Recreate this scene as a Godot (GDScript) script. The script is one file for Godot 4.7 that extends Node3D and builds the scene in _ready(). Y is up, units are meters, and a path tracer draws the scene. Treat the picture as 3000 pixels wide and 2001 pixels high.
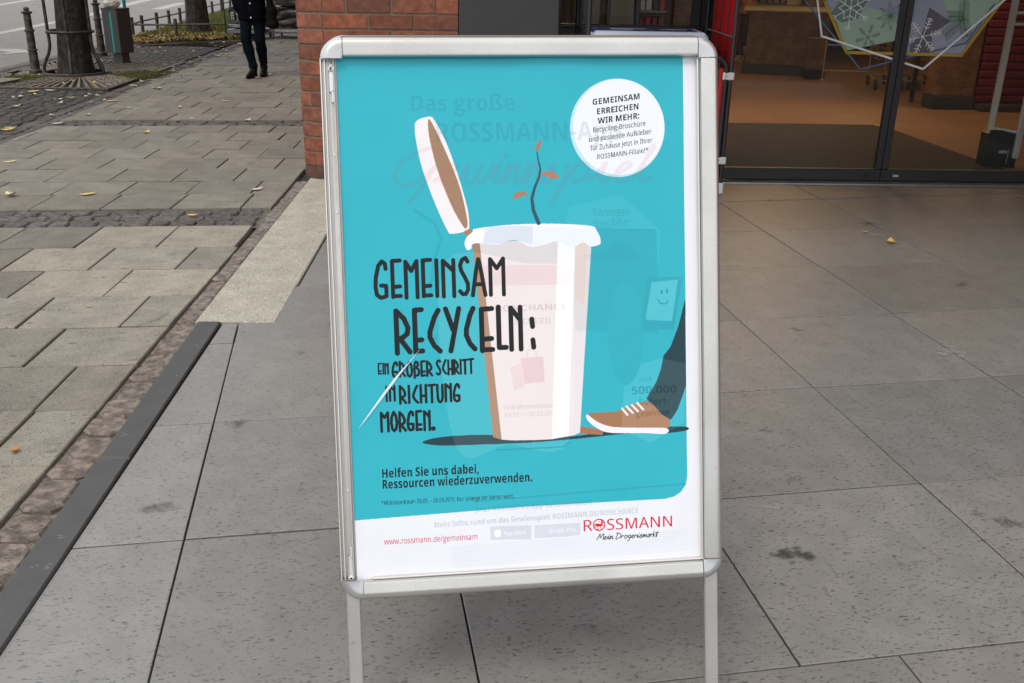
extends Node3D
# A pavement sign in front of a shop entrance. Lengths below are multiplied by K on the way into the scene.
const K := 1.3
const PHI := 0.148353          # the shop front is turned by this against the tile grid
const CP := 0.989016
const SP := 0.147809

var rng := RandomNumberGenerator.new()
var used := {}
var M := {}
var font_sans: SystemFont
var font_bold: SystemFont
var font_serif: SystemFont

# ------------------------------------------------------------------ mesh collector
class Mb:
	var v := PackedVector3Array()
	var n := PackedVector3Array()
	var uv := PackedVector2Array()
	var c := PackedColorArray()
	var tint := Color.WHITE
	var xf := Transform3D.IDENTITY
	var uo := Vector2.ZERO

	func put(p: Vector3, nn: Vector3, t: Vector2) -> void:
		v.append(p * 1.3); n.append(nn); uv.append(t); c.append(Color(tint.r * 0.5, tint.g * 0.5, tint.b * 0.5))

	func flat(p: Vector3, nn: Vector3) -> Vector2:
		var a := nn.abs()
		if a.y >= a.x and a.y >= a.z: return Vector2(p.x, p.z) + uo
		if a.z >= a.x: return Vector2(p.x, -p.y) + uo
		return Vector2(p.z, -p.y) + uo

	func tri(a: Vector3, b: Vector3, d: Vector3, want := Vector3.ZERO, na := Vector3.ZERO, nb := Vector3.ZERO, nd := Vector3.ZERO) -> void:
		a = xf * a; b = xf * b; d = xf * d
		var g := (b - a).cross(d - a)
		if g.length_squared() < 1e-16: return
		g = g.normalized()
		if want != Vector3.ZERO and g.dot(xf.basis * want) < 0.0:
			g = -g
			var t := b; b = d; d = t
			t = nb; nb = nd; nd = t
		var sm := na != Vector3.ZERO
		var f := [[a, na], [d, nd], [b, nb]]
		for q in f:
			put(q[0], (xf.basis * (q[1] as Vector3)).normalized() if sm else g, flat(q[0], g))

	func triuv(a: Vector3, b: Vector3, d: Vector3, ta: Vector2, tb: Vector2, td: Vector2, na := Vector3.ZERO, nb := Vector3.ZERO, nd := Vector3.ZERO) -> void:
		a = xf * a; b = xf * b; d = xf * d
		var g := (b - a).cross(d - a).normalized()
		if na == Vector3.ZERO:
			na = g; nb = g; nd = g
		put(a, na, ta); put(d, nd, td); put(b, nb, tb)

	func quad(a: Vector3, b: Vector3, d: Vector3, e: Vector3, want := Vector3.ZERO) -> void:
		tri(a, b, d, want); tri(a, d, e, want)

	func quad4(p: Array, nn: Array, want: Vector3) -> void:
		tri(p[0], p[1], p[2], want, nn[0], nn[1], nn[2])
		tri(p[0], p[2], p[3], want, nn[0], nn[2], nn[3])

	# box with chamfered edges: centre, full size, chamfer
	func box(o: Vector3, s: Vector3, b := 0.0) -> void:
		var h := s * 0.5
		b = minf(b, minf(h.x, minf(h.y, h.z)) * 0.9)
		var ax := [Vector3.RIGHT, Vector3.UP, Vector3.BACK]
		for i in 3:
			var p: Vector3 = ax[(i + 1) % 3]
			var q: Vector3 = ax[(i + 2) % 3]
			var hp: float = absf(h.dot(p)) - b
			var hq: float = absf(h.dot(q)) - b
			for sg in [-1.0, 1.0]:
				var w: Vector3 = ax[i] * sg
				var m: Vector3 = o + w * absf(h.dot(ax[i]))
				quad(m + p * hp + q * hq, m - p * hp + q * hq, m - p * hp - q * hq, m + p * hp - q * hq, w)
			if b > 0.0:
				var hi: float = absf(h.dot(ax[i])) - b
				for sp in [-1.0, 1.0]:
					for sq in [-1.0, 1.0]:
						var e1: Vector3 = o + p * sp * (hp + b) + q * sq * hq
						var e2: Vector3 = o + p * sp * hp + q * sq * (hq + b)
						quad(e1 + ax[i] * hi, e1 - ax[i] * hi, e2 - ax[i] * hi, e2 + ax[i] * hi, p * sp + q * sq)
		if b > 0.0:
			for sx in [-1.0, 1.0]:
				for sy in [-1.0, 1.0]:
					for sz in [-1.0, 1.0]:
						var w := Vector3(sx, sy, sz)
						var r := h - Vector3(b, b, b)
						tri(o + w * (r + Vector3(b, 0, 0)), o + w * (r + Vector3(0, b, 0)), o + w * (r + Vector3(0, 0, b)), w)

	# upright prism over a convex outline in (x, z) with a bevelled top; tops may tilt
	func slab(p: PackedVector2Array, y0: float, y1: float, b: float, tilt := Vector2.ZERO) -> void:
		var m := p.size()
		var o := Vector2.ZERO
		for q in p: o += q
		o /= m
		var top := []
		var mid := []
		var low := []
		for i in m:
			var a := (p[i] - p[(i + m - 1) % m]).normalized()
			var d := (p[(i + 1) % m] - p[i]).normalized()
			var inw := (Vector2(-a.y, a.x) + Vector2(-d.y, d.x)).normalized()
			if inw.dot(o - p[i]) < 0.0: inw = -inw
			var k: float = b / maxf(0.35, absf(inw.dot(Vector2(-d.y, d.x))))
			var t := p[i] + inw * k
			top.append(Vector3(t.x, y1 + tilt.dot(t - o), t.y))
			mid.append(Vector3(p[i].x, y1 - b + tilt.dot(p[i] - o), p[i].y))
			low.append(Vector3(p[i].x, y0, p[i].y))
		for i in range(1, m - 1): tri(top[0], top[i], top[i + 1], Vector3.UP)
		for i in m:
			var j := (i + 1) % m
			var e := p[j] - p[i]
			var out := Vector3(e.y, 0, -e.x)
			if Vector2(out.x, out.z).dot((p[i] + p[j]) * 0.5 - o) < 0.0: out = -out
			quad(top[i], top[j], mid[j], mid[i], out.normalized() + Vector3.UP)
			quad(mid[i], mid[j], low[j], low[i], out)

	# straight extrusion of an outline (a, b) along an axis; outline runs round its middle
	func extrude(sec: PackedVector2Array, from: Vector3, to: Vector3, ea: Vector3, eb: Vector3, caps := true) -> void:
		var m := sec.size()
		var o := Vector2.ZERO
		for q in sec: o += q
		o /= m
		for i in m:
			var j := (i + 1) % m
			var e := sec[j] - sec[i]
			var out := Vector2(e.y, -e.x)
			if out.dot((sec[i] + sec[j]) * 0.5 - o) < 0.0: out = -out
			var w := ea * out.x + eb * out.y
			var a := ea * sec[i].x + eb * sec[i].y
			var d := ea * sec[j].x + eb * sec[j].y
			quad(from + a, from + d, to + d, to + a, w)
		if caps:
			for i in range(1, m - 1):
				for end in [[from, from - to], [to, to - from]]:
					var p0: Vector3 = end[0]
					tri(p0 + ea * sec[0].x + eb * sec[0].y, p0 + ea * sec[i].x + eb * sec[i].y, p0 + ea * sec[i + 1].x + eb * sec[i + 1].y, end[1])

	# a round bar along a path, radii may taper
	func tube(path: Array, r0: float, r1 := -1.0, seg := 8, closed := false) -> void:
		if r1 < 0.0: r1 = r0
		var m := path.size()
		var rings := []
		var nrm := []
		var up := Vector3(0.13, 0.97, 0.2).normalized()
		for i in m:
			var d: Vector3
			if closed: d = path[(i + 1) % m] - path[(i + m - 1) % m]
			else: d = path[mini(i + 1, m - 1)] - path[maxi(i - 1, 0)]
			d = d.normalized()
			if absf(d.dot(up)) > 0.93: up = Vector3(0.95, 0.1, 0.25).normalized()
			var a := d.cross(up).normalized()
			up = a.cross(d).normalized()
			var r: float = lerpf(r0, r1, float(i) / maxf(1.0, m - 1))
			var ring := []
			var rn := []
			for k in seg:
				var t := TAU * k / seg
				var w := a * cos(t) + up * sin(t)
				rn.append(w); ring.append(path[i] + w * r)
			rings.append(ring); nrm.append(rn)
		for i in (m if closed else m - 1):
			var i2 := (i + 1) % m
			for k in seg:
				var k2 := (k + 1) % seg
				quad4([rings[i][k], rings[i][k2], rings[i2][k2], rings[i2][k]], [nrm[i][k], nrm[i][k2], nrm[i2][k2], nrm[i2][k]], nrm[i][k] + nrm[i][k2])
		if not closed:
			for k in range(1, seg - 1):
				tri(rings[0][0], rings[0][k], rings[0][k + 1], path[0] - path[1])
				tri(rings[m - 1][0], rings[m - 1][k], rings[m - 1][k + 1], path[m - 1] - path[m - 2])

	# turned shape round a vertical axis: profile of (radius, height)
	func lathe(o: Vector3, pr: Array, seg := 12) -> void:
		for i in pr.size() - 1:
			var a: Vector2 = pr[i]
			var b: Vector2 = pr[i + 1]
			var e := b - a
			var w2 := Vector2(e.y, -e.x).normalized()
			if w2.x < 0.0 and absf(e.y) > 1e-5: w2 = -w2
			if absf(e.y) <= 1e-5: w2 = Vector2(0, 1 if i > 0 and pr[i - 1].y <= a.y and (i == pr.size() - 2 or b.x < a.x) else -1)
			for k in seg:
				var t := TAU * k / seg
				var u := TAU * (k + 1) / seg
				var d0 := Vector3(cos(t), 0, sin(t))
				var d1 := Vector3(cos(u), 0, sin(u))
				var n0 := d0 * w2.x + Vector3.UP * w2.y
				var n1 := d1 * w2.x + Vector3.UP * w2.y
				quad4([o + d0 * a.x + Vector3.UP * a.y, o + d1 * a.x + Vector3.UP * a.y, o + d1 * b.x + Vector3.UP * b.y, o + d0 * b.x + Vector3.UP * b.y], [n0, n1, n1, n0], n0 + n1)

	# a smooth grid of points rows x cols, normals averaged
	func grid(rows: Array, wrap := false, side := 1.0) -> void:
		var h := rows.size()
		var w: int = rows[0].size()
		var nn := []
		for i in h:
			var r := []
			for j in w:
				var l: int = (j + w - 1) % w if wrap else maxi(j - 1, 0)
				var g: int = (j + 1) % w if wrap else mini(j + 1, w - 1)
				var du: Vector3 = rows[i][g] - rows[i][l]
				var dv: Vector3 = rows[mini(i + 1, h - 1)][j] - rows[maxi(i - 1, 0)][j]
				r.append((du.cross(dv)).normalized() * side)
			nn.append(r)
		for i in h - 1:
			for j in (w if wrap else w - 1):
				var g := (j + 1) % w
				quad4([rows[i][j], rows[i][g], rows[i + 1][g], rows[i + 1][j]], [nn[i][j], nn[i][g], nn[i + 1][g], nn[i + 1][j]], nn[i][j])

	func mesh() -> ArrayMesh:
		var a := []
		a.resize(Mesh.ARRAY_MAX)
		a[Mesh.ARRAY_VERTEX] = v
		a[Mesh.ARRAY_NORMAL] = n
		a[Mesh.ARRAY_TEX_UV] = uv
		a[Mesh.ARRAY_COLOR] = c
		var m := ArrayMesh.new()
		m.add_surface_from_arrays(Mesh.PRIMITIVE_TRIANGLES, a)
		return m

# ------------------------------------------------------------------ naming and placing
func numbered(called: String) -> String:
	var k: int = used.get(called, 0)
	used[called] = k + 1
	return called if k == 0 else "%s_%03d" % [called, k]

func P(u: float, v: float, y := 0.0) -> Vector3:
	return Vector3(u * CP + v * SP, y, u * SP - v * CP)

func tag(o: Node3D, label: String, category: String, group := "") -> Node3D:
	o.set_meta("label", label); o.set_meta("category", category)
	if group != "": o.set_meta("group", group)
	return o

func thing(called: String, label: String, category: String, at: Vector3, turn := -PHI, group := "") -> Node3D:
	var o := Node3D.new()
	o.name = numbered(called); add_child(o)
	o.position = at * K; o.rotation.y = turn
	tag(o, label, category, group)
	return o

func obj(called: String, mb: Mb, m: Material, parent: Node3D = null) -> MeshInstance3D:
	var o := MeshInstance3D.new()
	o.mesh = mb.mesh(); o.material_override = m
	if parent == null:
		o.name = numbered(called); add_child(o)
	else:
		o.name = called; parent.add_child(o, true)
	return o

func struct(called: String, mb: Mb, m: Material, turn := -PHI) -> MeshInstance3D:
	var o := obj(called, mb, m)
	o.set_meta("kind", "structure"); o.rotation.y = turn
	return o

func stuff(o: Node3D) -> void:
	o.set_meta("kind", "stuff")

func mb(tint := Color.WHITE) -> Mb:
	var b := Mb.new()
	b.tint = tint
	b.uo = Vector2(rng.randf() * 3.0, rng.randf() * 3.0)
	return b

func dup(o: Node3D, at: Vector3, turn := -PHI, label := "") -> Node3D:
	var r: Node3D = o.duplicate()
	var base := String(o.name)
	if base.length() > 4 and base[base.length() - 4] == "_" and base.right(3).is_valid_int(): base = base.left(base.length() - 4)
	r.name = numbered(base); add_child(r)
	r.position = at * K; r.rotation.y = turn
	if label != "": r.set_meta("label", label)
	return r

func text_mesh(s: String, f: SystemFont) -> Array:
	var t := TextMesh.new()
	t.font = f; t.text = s; t.font_size = 96; t.pixel_size = 0.01; t.depth = 0.0; t.curve_step = 2.0
	t.horizontal_alignment = HORIZONTAL_ALIGNMENT_LEFT
	var a := t.surface_get_arrays(0)
	return [a[Mesh.ARRAY_VERTEX], a[Mesh.ARRAY_INDEX]]

# flat lettering as a mesh part: written from at, cap height and width given, in the plane z = at.z
func lettering(b: Mb, s: String, f: SystemFont, at: Vector3, cap: float, width: float) -> void:
	var h: Array = text_mesh("H", f)
	var y0 := 1e9
	var y1 := -1e9
	for p in h[0]:
		y0 = minf(y0, p.y); y1 = maxf(y1, p.y)
	var t: Array = text_mesh(s, f)
	var x0 := 1e9
	var x1 := -1e9
	for p in t[0]:
		x0 = minf(x0, p.x); x1 = maxf(x1, p.x)
	var sx := width / (x1 - x0)
	var sy := cap / (y1 - y0)
	var ix: PackedInt32Array = t[1]
	for i in range(0, ix.size(), 3):
		var q := []
		for k in 3:
			var p: Vector3 = t[0][ix[i + k]]
			q.append(at + Vector3((p.x - x0) * sx, (p.y - y0) * sy, 0))
		b.tri(q[0], q[1], q[2], Vector3.BACK)

# ------------------------------------------------------------------ materials
func lin(r: float, g: float, b: float, a := 1.0) -> Color:
	var c := Color(r, g, b).linear_to_srgb()
	c.a = a
	return c

func mat(called: String, c: Color, rough: float, metal := 0.0, tex: Texture2D = null, scale := 1.0, bump := 0.0, vertex := false) -> StandardMaterial3D:
	var m := StandardMaterial3D.new()
	m.resource_name = called
	m.albedo_color = c; m.roughness = rough; m.metallic = metal
	if vertex:   # tints are kept at half value so that they may go above one
		var l := c.srgb_to_linear()
		m.albedo_color = lin(l.r * 2.0, l.g * 2.0, l.b * 2.0, c.a)
	m.vertex_color_use_as_albedo = vertex
	if tex:
		m.albedo_texture = tex
		m.uv1_scale = Vector3(scale, scale, 1)
		if bump > 0.0:
			m.heightmap_enabled = true; m.heightmap_texture = tex; m.heightmap_scale = bump
	M[called] = m
	return m

# grey picture of a surface: broad mottling, per-pixel grain, then spots [count, least radius, most radius, stretch, grey]
func surf(size: int, sd: int, freq: float, mottle: float, grain: float, spots: Array, base := 215) -> ImageTexture:
	var nz := FastNoiseLite.new()
	nz.seed = sd; nz.frequency = freq; nz.fractal_octaves = 4
	var im := nz.get_seamless_image(size, size)
	im.convert(Image.FORMAT_L8)
	var d := im.get_data()
	var s := sd * 7919 + 13
	for i in d.size():
		s = (s * 1103515245 + 12345) & 0x7fffffff
		d[i] = clampi(int(base + (d[i] - 128) * mottle + (((s >> 16) & 255) - 128) * grain), 0, 255)
	im = Image.create_from_data(size, size, false, Image.FORMAT_L8, d)
	var r := RandomNumberGenerator.new()
	r.seed = sd
	for sp in spots:
		for i in int(sp[0]):
			var cx := r.randi_range(0, size)
			var cy := r.randi_range(0, size)
			var ry: float = r.randf_range(sp[1], sp[2])
			var rx: float = ry * float(sp[3]) * r.randf_range(0.6, 1.4)
			var g := clampf((float(sp[4]) + r.randf_range(-18, 18)) / 255.0, 0, 1)
			var bend := r.randf_range(-0.4, 0.4)
			for y in range(-int(ceil(ry)), int(ceil(ry)) + 1):
				var w: float = 1.0 - pow(y / (ry + 0.3), 2)
				if w <= 0.0: continue
				var hw := rx * sqrt(w) * r.randf_range(0.75, 1.1)
				var x0 := int(cx + y * bend - hw)
				im.fill_rect(Rect2i(x0, (cy + y + size) % size, maxi(1, int(hw * 2.0)), 1), Color(g, g, g))
	return ImageTexture.create_from_image(im)

# ------------------------------------------------------------------ the scene
func _ready() -> void:
	rng.seed = 4711
	var cam := Camera3D.new()
	cam.name = "camera"
	cam.fov = 38.796; cam.near = 0.05; cam.far = 900.0
	cam.position = Vector3(0, 1.2185, 0) * K
	cam.rotation_degrees = Vector3(-21.631, -10.220, 1.092)
	add_child(cam)
	var env := Environment.new()
	var psm := ProceduralSkyMaterial.new()
	psm.sky_top_color = Color(0.93, 0.945, 0.97)
	psm.sky_horizon_color = Color(0.86, 0.875, 0.90)
	psm.sky_curve = 0.25
	psm.sky_energy_multiplier = 1.0
	psm.ground_bottom_color = Color(0.30, 0.29, 0.27)
	psm.ground_horizon_color = Color(0.55, 0.55, 0.55)
	var sky := Sky.new()
	sky.sky_material = psm
	env.background_mode = Environment.BG_SKY
	env.sky = sky
	env.background_energy_multiplier = 1.0
	env.tonemap_mode = Environment.TONE_MAPPER_LINEAR
	env.tonemap_exposure = 1.8
	env.sdfgi_enabled = true; env.ssao_enabled = true; env.ssil_enabled = true
	var we := WorldEnvironment.new()
	we.name = "world"; we.environment = env
	add_child(we)
	var sun := DirectionalLight3D.new()
	sun.name = "sun"
	sun.light_energy = 0.3; sun.light_angular_distance = 22.0; sun.light_color = Color(1.0, 0.97, 0.92)
	sun.rotation_degrees = Vector3(-58, -38, 0)
	sun.shadow_enabled = true
	add_child(sun)

	font_sans = SystemFont.new(); font_sans.font_names = PackedStringArray(["Droid Sans"])
	font_bold = SystemFont.new(); font_bold.font_names = PackedStringArray(["Droid Sans"]); font_bold.font_weight = 700
	font_serif = SystemFont.new(); font_serif.font_names = PackedStringArray(["Droid Serif"]); font_serif.font_weight = 700
	make_materials()
	build_ground()
	build_pavement()
	build_border()
	build_forecourt()
	build_building()
	build_doors()
	build_interior()
	build_sign()
	build_cage()
	build_tree_and_guard()
	build_street_furniture()
	build_bed()
	build_dollies()
	build_people()
	build_leaves()

func make_materials() -> void:
	var t_tile := surf(1024, 3, 0.004, 0.09, 0.09, [[2600, 0.7, 1.9, 3.6, 178], [1300, 1.2, 2.7, 3.0, 160], [120, 1.8, 3.4, 2.3, 140], [900, 0.5, 1.2, 3.0, 238]], 216)
	var t_tile2 := surf(1024, 5, 0.005, 0.10, 0.11, [[1300, 0.5, 1.4, 3.0, 178], [500, 0.8, 2.0, 2.4, 150], [90, 1.2, 3.0, 2.0, 120], [700, 0.5, 1.0, 2.0, 240]], 214)
	var t_conc := surf(1024, 7, 0.004, 0.16, 0.34, [[4200, 0.8, 2.3, 1.3, 252], [4600, 0.8, 2.3, 1.3, 138], [110, 2, 5, 2.2, 178], [14, 6, 12, 1.8, 180]], 210)
	var t_gran := surf(1024, 9, 0.006, 0.12, 0.30, [[7000, 0.8, 2.2, 1.2, 250], [5200, 0.8, 2.2, 1.2, 140], [1500, 1.0, 2.2, 1.3, 90]], 205)
	var t_stone := surf(512, 11, 0.02, 0.55, 0.22, [[300, 1, 4, 2.4, 165], [200, 1, 3, 2, 240]], 200)
	var t_asph := surf(512, 13, 0.005, 0.12, 0.26, [[900, 0.5, 1.2, 1.3, 235], [700, 0.5, 1.2, 1.3, 170]], 212)
	var t_brick := surf(512, 15, 0.010, 0.30, 0.16, [[500, 0.6, 1.6, 2.2, 170], [260, 0.5, 1.2, 2.0, 242], [60, 1.5, 3, 2.0, 140]], 212)
	var t_bark := surf(512, 17, 0.02, 0.9, 0.2, [[500, 6, 22, 0.14, 130], [300, 4, 14, 0.14, 235]], 195)
	var t_fabric := surf(256, 19, 0.03, 0.5, 0.35, [], 205)
	var t_paint := surf(512, 21, 0.006, 0.07, 0.04, [[40, 0.5, 1.0, 3, 212]], 228)
	var t_rust := surf(512, 23, 0.012, 0.8, 0.2, [[300, 1, 4, 1.4, 165]], 205)
	var t_rib := surf(512, 25, 0.03, 0.3, 0.2, [[900, 0.5, 1, 26, 140]], 205)
	var t_wood := surf(512, 27, 0.01, 0.4, 0.08, [[500, 0.5, 1.0, 34, 185], [200, 0.5, 1.0, 28, 235]], 220)
	mat("tile", lin(0.262, 0.250, 0.236), 0.46, 0.0, t_tile, 1.45, 0.10, true)
	M.tile.metallic_specular = 0.6
	mat("concrete", lin(0.245, 0.221, 0.177), 0.85, 0.0, t_conc, 1.15, 0.12, true)
	mat("granite", lin(0.55, 0.51, 0.415), 0.8, 0.0, t_gran, 0.95, 0.15, true)
	mat("sett", lin(0.135, 0.117, 0.104), 0.8, 0.0, t_stone, 2.2, 0.5, true)
	mat("sett_dark", lin(0.060, 0.052, 0.044), 0.85, 0.0, t_stone, 2.2, 0.5, true)
	mat("basalt", lin(0.062, 0.060, 0.058), 0.55, 0.0, t_tile2, 2.0, 0.05, true)
	mat("joint", lin(0.055, 0.05, 0.042), 0.95, 0.0, t_stone, 3.0, 0.3)
	for q in [["stain_dark", 0.045, 0.04, 0.034, 0.34], ["stain", 0.05, 0.045, 0.038, 0.16], ["stain_pale", 0.36, 0.34, 0.32, 0.22]]:
		var sm := mat(q[0], lin(q[1], q[2], q[3], q[4]), 0.7)
		sm.transparency = BaseMaterial3D.TRANSPARENCY_ALPHA
	mat("sand", lin(0.19, 0.16, 0.125), 0.95, 0.0, t_stone, 3.0, 0.3)
	mat("soil", lin(0.06, 0.05, 0.035), 0.95, 0.0, t_stone, 2.0, 0.8)
	mat("asphalt", lin(0.205, 0.19, 0.175), 0.8, 0.0, t_asph, 0.8, 0.1, true)
	mat("road_paint", lin(0.42, 0.40, 0.36), 0.75, 0.0, t_conc, 0.8)
	mat("brick", lin(0.33, 0.108, 0.060), 0.82, 0.0, t_brick, 3.2, 0.15, true)
	mat("mortar", lin(0.27, 0.225, 0.165), 0.92, 0.0, t_conc, 2.5, 0.2)
	mat("anthracite", lin(0.042, 0.043, 0.044), 0.5, 0.0, t_paint, 1.4, 0.0, true)
	mat("dark_frame", lin(0.030, 0.031, 0.034), 0.42, 0.0, t_paint, 1.4)
	mat("steel_strip", lin(0.55, 0.53, 0.50), 0.35, 0.85, t_paint, 2.0)
	mat("aluminium", lin(0.68, 0.66, 0.62), 0.29, 0.8, t_paint, 1.3)
	mat("cap_plastic", lin(0.48, 0.48, 0.48), 0.33, 0.7)
	mat("alu_groove", lin(0.66, 0.63, 0.59), 0.36, 0.7)
	mat("zinc", lin(0.62, 0.63, 0.63), 0.3, 0.5)
	mat("dark_metal", lin(0.02, 0.02, 0.02), 0.5, 0.3)
	mat("white_plastic", lin(0.72, 0.71, 0.66), 0.45)
	mat("red_board", lin(0.78, 0.012, 0.016), 0.5, 0.0, t_paint, 2.0)
	mat("cast_iron", lin(0.085, 0.068, 0.052), 0.62, 0.25, t_rust, 2.5, 0.15)
	mat("guard_steel", lin(0.055, 0.048, 0.042), 0.5, 0.35, t_rust, 2.5, 0.05)
	mat("bark", lin(0.046, 0.036, 0.027), 0.9, 0.0, t_bark, 1.1, 1.0, true)
	mat("bin_metal", lin(0.060, 0.056, 0.056), 0.55, 0.1, t_paint, 2.0)
	mat("teal", lin(0.004, 0.27, 0.235), 0.5)
	mat("grass", lin(0.10, 0.13, 0.024), 0.75, 0.0, null, 1.0, 0.0, true)
	mat("leaf", lin(0.75, 0.60, 0.28), 0.6, 0.0, t_fabric, 3.0, 0.0, true)
	M.leaf.backlight_enabled = true; M.leaf.backlight = Color(0.25, 0.22, 0.1)
	mat("denim", lin(0.0055, 0.0095, 0.0165), 0.95, 0.0, t_fabric, 6.0, 0.05, true)
	mat("coat", lin(0.0030, 0.0036, 0.0070), 0.95, 0.0, t_fabric, 5.0, 0.05, true)
	mat("bag_cloth", lin(0.009, 0.009, 0.006), 0.75, 0.0, t_fabric, 5.0, 0.1, true)
	mat("boot", lin(0.004, 0.004, 0.004), 0.5)
	M.boot.metallic_specular = 0.25
	for q in ["denim", "coat", "bag_cloth"]: M[q].metallic_specular = 0.2
	mat("skin", lin(0.50, 0.30, 0.22), 0.55)
	mat("hair", lin(0.05, 0.03, 0.02), 0.6, 0.0, t_bark, 4.0)
	mat("film", lin(0.022, 0.018, 0.017), 0.2, 0.0, t_stone, 1.5, 0.6, true)
	mat("card", lin(0.60, 0.58, 0.55), 0.7, 0.0, t_fabric, 3.0, 0.0, true)
	mat("dolly_deck", lin(0.15, 0.165, 0.185), 0.45, 0.1, t_paint, 2.0)
	mat("rubber", lin(0.06, 0.06, 0.06), 0.7)
	mat("hub_grey", lin(0.24, 0.24, 0.23), 0.6)
	mat("mat_floor", lin(0.045, 0.034, 0.026), 0.9, 0.0, t_rib, 1.6, 0.1)
	mat("shop_floor", lin(0.36, 0.22, 0.125), 0.35, 0.0, t_paint, 0.8, 0.0, true)
	mat("shop_wall", lin(0.30, 0.25, 0.18), 0.8, 0.0, t_paint, 0.5)
	mat("counter_wood", lin(0.22, 0.13, 0.07), 0.6, 0.0, t_wood, 1.0)
	mat("plinth", lin(0.035, 0.037, 0.038), 0.6)
	mat("shelf_red", lin(0.13, 0.003, 0.008), 0.5)
	mat("gate_grey", lin(0.42, 0.40, 0.34), 0.5)
	mat("gate_base", lin(0.018, 0.018, 0.017), 0.35)
	mat("jacket", lin(0.33, 0.15, 0.035), 0.8)
	mat("beige", lin(0.42, 0.38, 0.26), 0.7, 0.0, t_paint, 1.0)
	mat("coloured", lin(1, 1, 1), 0.45, 0.0, null, 1.0, 0.0, true)
	mat("crate_clear", lin(0.62, 0.62, 0.60), 0.4)
	var lamp := mat("lamp", lin(0.9, 0.85, 0.7), 0.5)
	lamp.emission_enabled = true; lamp.emission = Color(1.0, 0.86, 0.66); lamp.emission_energy_multiplier = 2.0
	var gl := mat("glass", Color(0.75, 0.82, 0.80, 0.012), 0.03)
	gl.transparency = BaseMaterial3D.TRANSPARENCY_ALPHA
	for d in [["decal_green", 0.40, 0.55, 0.42, 0.80], ["decal_lilac", 0.38, 0.41, 0.52, 0.80], ["decal_dark", 0.12, 0.105, 0.125, 0.62], ["decal_teal", 0.16, 0.25, 0.22, 0.7], ["decal_pine", 0.13, 0.22, 0.17, 0.55]]:
		var m := mat(d[0], lin(d[1], d[2], d[3], d[4]), 0.6)
		m.transparency = BaseMaterial3D.TRANSPARENCY_ALPHA
	mat("decal_white", lin(0.78, 0.80, 0.78), 0.6)
	mat("decal_gold", lin(0.42, 0.27, 0.03), 0.6)
	mat("decal_blue", lin(0.06, 0.14, 0.24), 0.6)
	var tear := mat("tear_white", lin(0.9, 0.92, 0.92, 0.75), 0.3)
	tear.transparency = BaseMaterial3D.TRANSPARENCY_ALPHA
	var po := mat("poster_print", Color(1, 1, 1), 0.6)
	po.metallic_specular = 0.25
	po.clearcoat_enabled = true; po.clearcoat = 0.4; po.clearcoat_roughness = 0.12
	po.albedo_texture = poster_print()
	po.texture_repeat = false

# local frame of the shop front: x along the facade, z towards the street
func L(u: float, v: float, y := 0.0) -> Vector3:
	return Vector3(u, y, -v)

func q2(pts: Array) -> PackedVector2Array:
	var r := PackedVector2Array()
	for i in range(0, pts.size(), 2): r.append(Vector2(pts[i], -pts[i + 1]))
	return r

# ------------------------------------------------------------------ ground, road
func curb_u(v: float) -> float:
	return -3.23 - 0.0225 * (v - 6.55)

func build_ground() -> void:
	var g := mb()
	g.slab(PackedVector2Array([Vector2(-300, -300), Vector2(300, -300), Vector2(300, 120), Vector2(-300, 120)]), -1.0, -0.16, 0.0)
	struct("ground", g, M.soil)
	var r := mb()
	r.slab(q2([-5.30, -20, -5.30, 280, -90, 280, -90, -20]), -0.15, -0.06, 0.0)
	var road := struct("road", r, M.asphalt)
	# painted lines and the arrow
	for l in [[-7.62, 14.6, -8.05, 19.6, 0.10], [-8.15, 20.6, -8.72, 24.6, 0.12], [-8.78, 24.2, -9.45, 29.2, 0.16], [-7.66, 23.9, -7.98, 27.0, 0.14], [-11.3, 22.6, -12.2, 28.6, 0.12], [-7.5, 4, -7.61, 12.6, 0.1]]:
		var p := mb()
		p.slab(q2([l[0] - l[4], l[1], l[0] + l[4], l[1], l[2] + l[4], l[3], l[2] - l[4], l[3]]), -0.06, -0.056, 0.0)
		obj("lane_marking", p, M.road_paint, road)
	var a := mb()
	for q in [[-6.57, 13.78, -6.25, 13.35, -6.43, 13.47, -6.8, 13.6, -6.9, 13.75], [-6.57, 13.78, -6.34, 13.76, -6.16, 13.66, -6.10, 13.23, -6.25, 13.35], [-6.16, 13.66, -6.37, 14.45, -5.91, 13.41, -5.97, 13.31, -6.10, 13.23], [-6.10, 13.23, -6.14, 13.00, -6.23, 13.12, -6.25, 13.35]]:
		var pp := q2(q)
		for i in range(1, pp.size() - 1):
			a.tri(Vector3(pp[0].x, -0.0555, pp[0].y), Vector3(pp[i].x, -0.0555, pp[i].y), Vector3(pp[i + 1].x, -0.0555, pp[i + 1].y), Vector3.UP)
	obj("arrow_marking", a, M.road_paint, road)

func clip(p: PackedVector2Array, area: PackedVector2Array) -> Array:
	return Geometry2D.intersect_polygons(p, area)

func shade(lo: float, hi: float, warm := 0.03) -> Color:
	var k := rng.randf_range(lo, hi)
	var w := rng.randf_range(-warm, warm)
	return Color(k * (1.0 + w), k, k * (1.0 - w))

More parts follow.
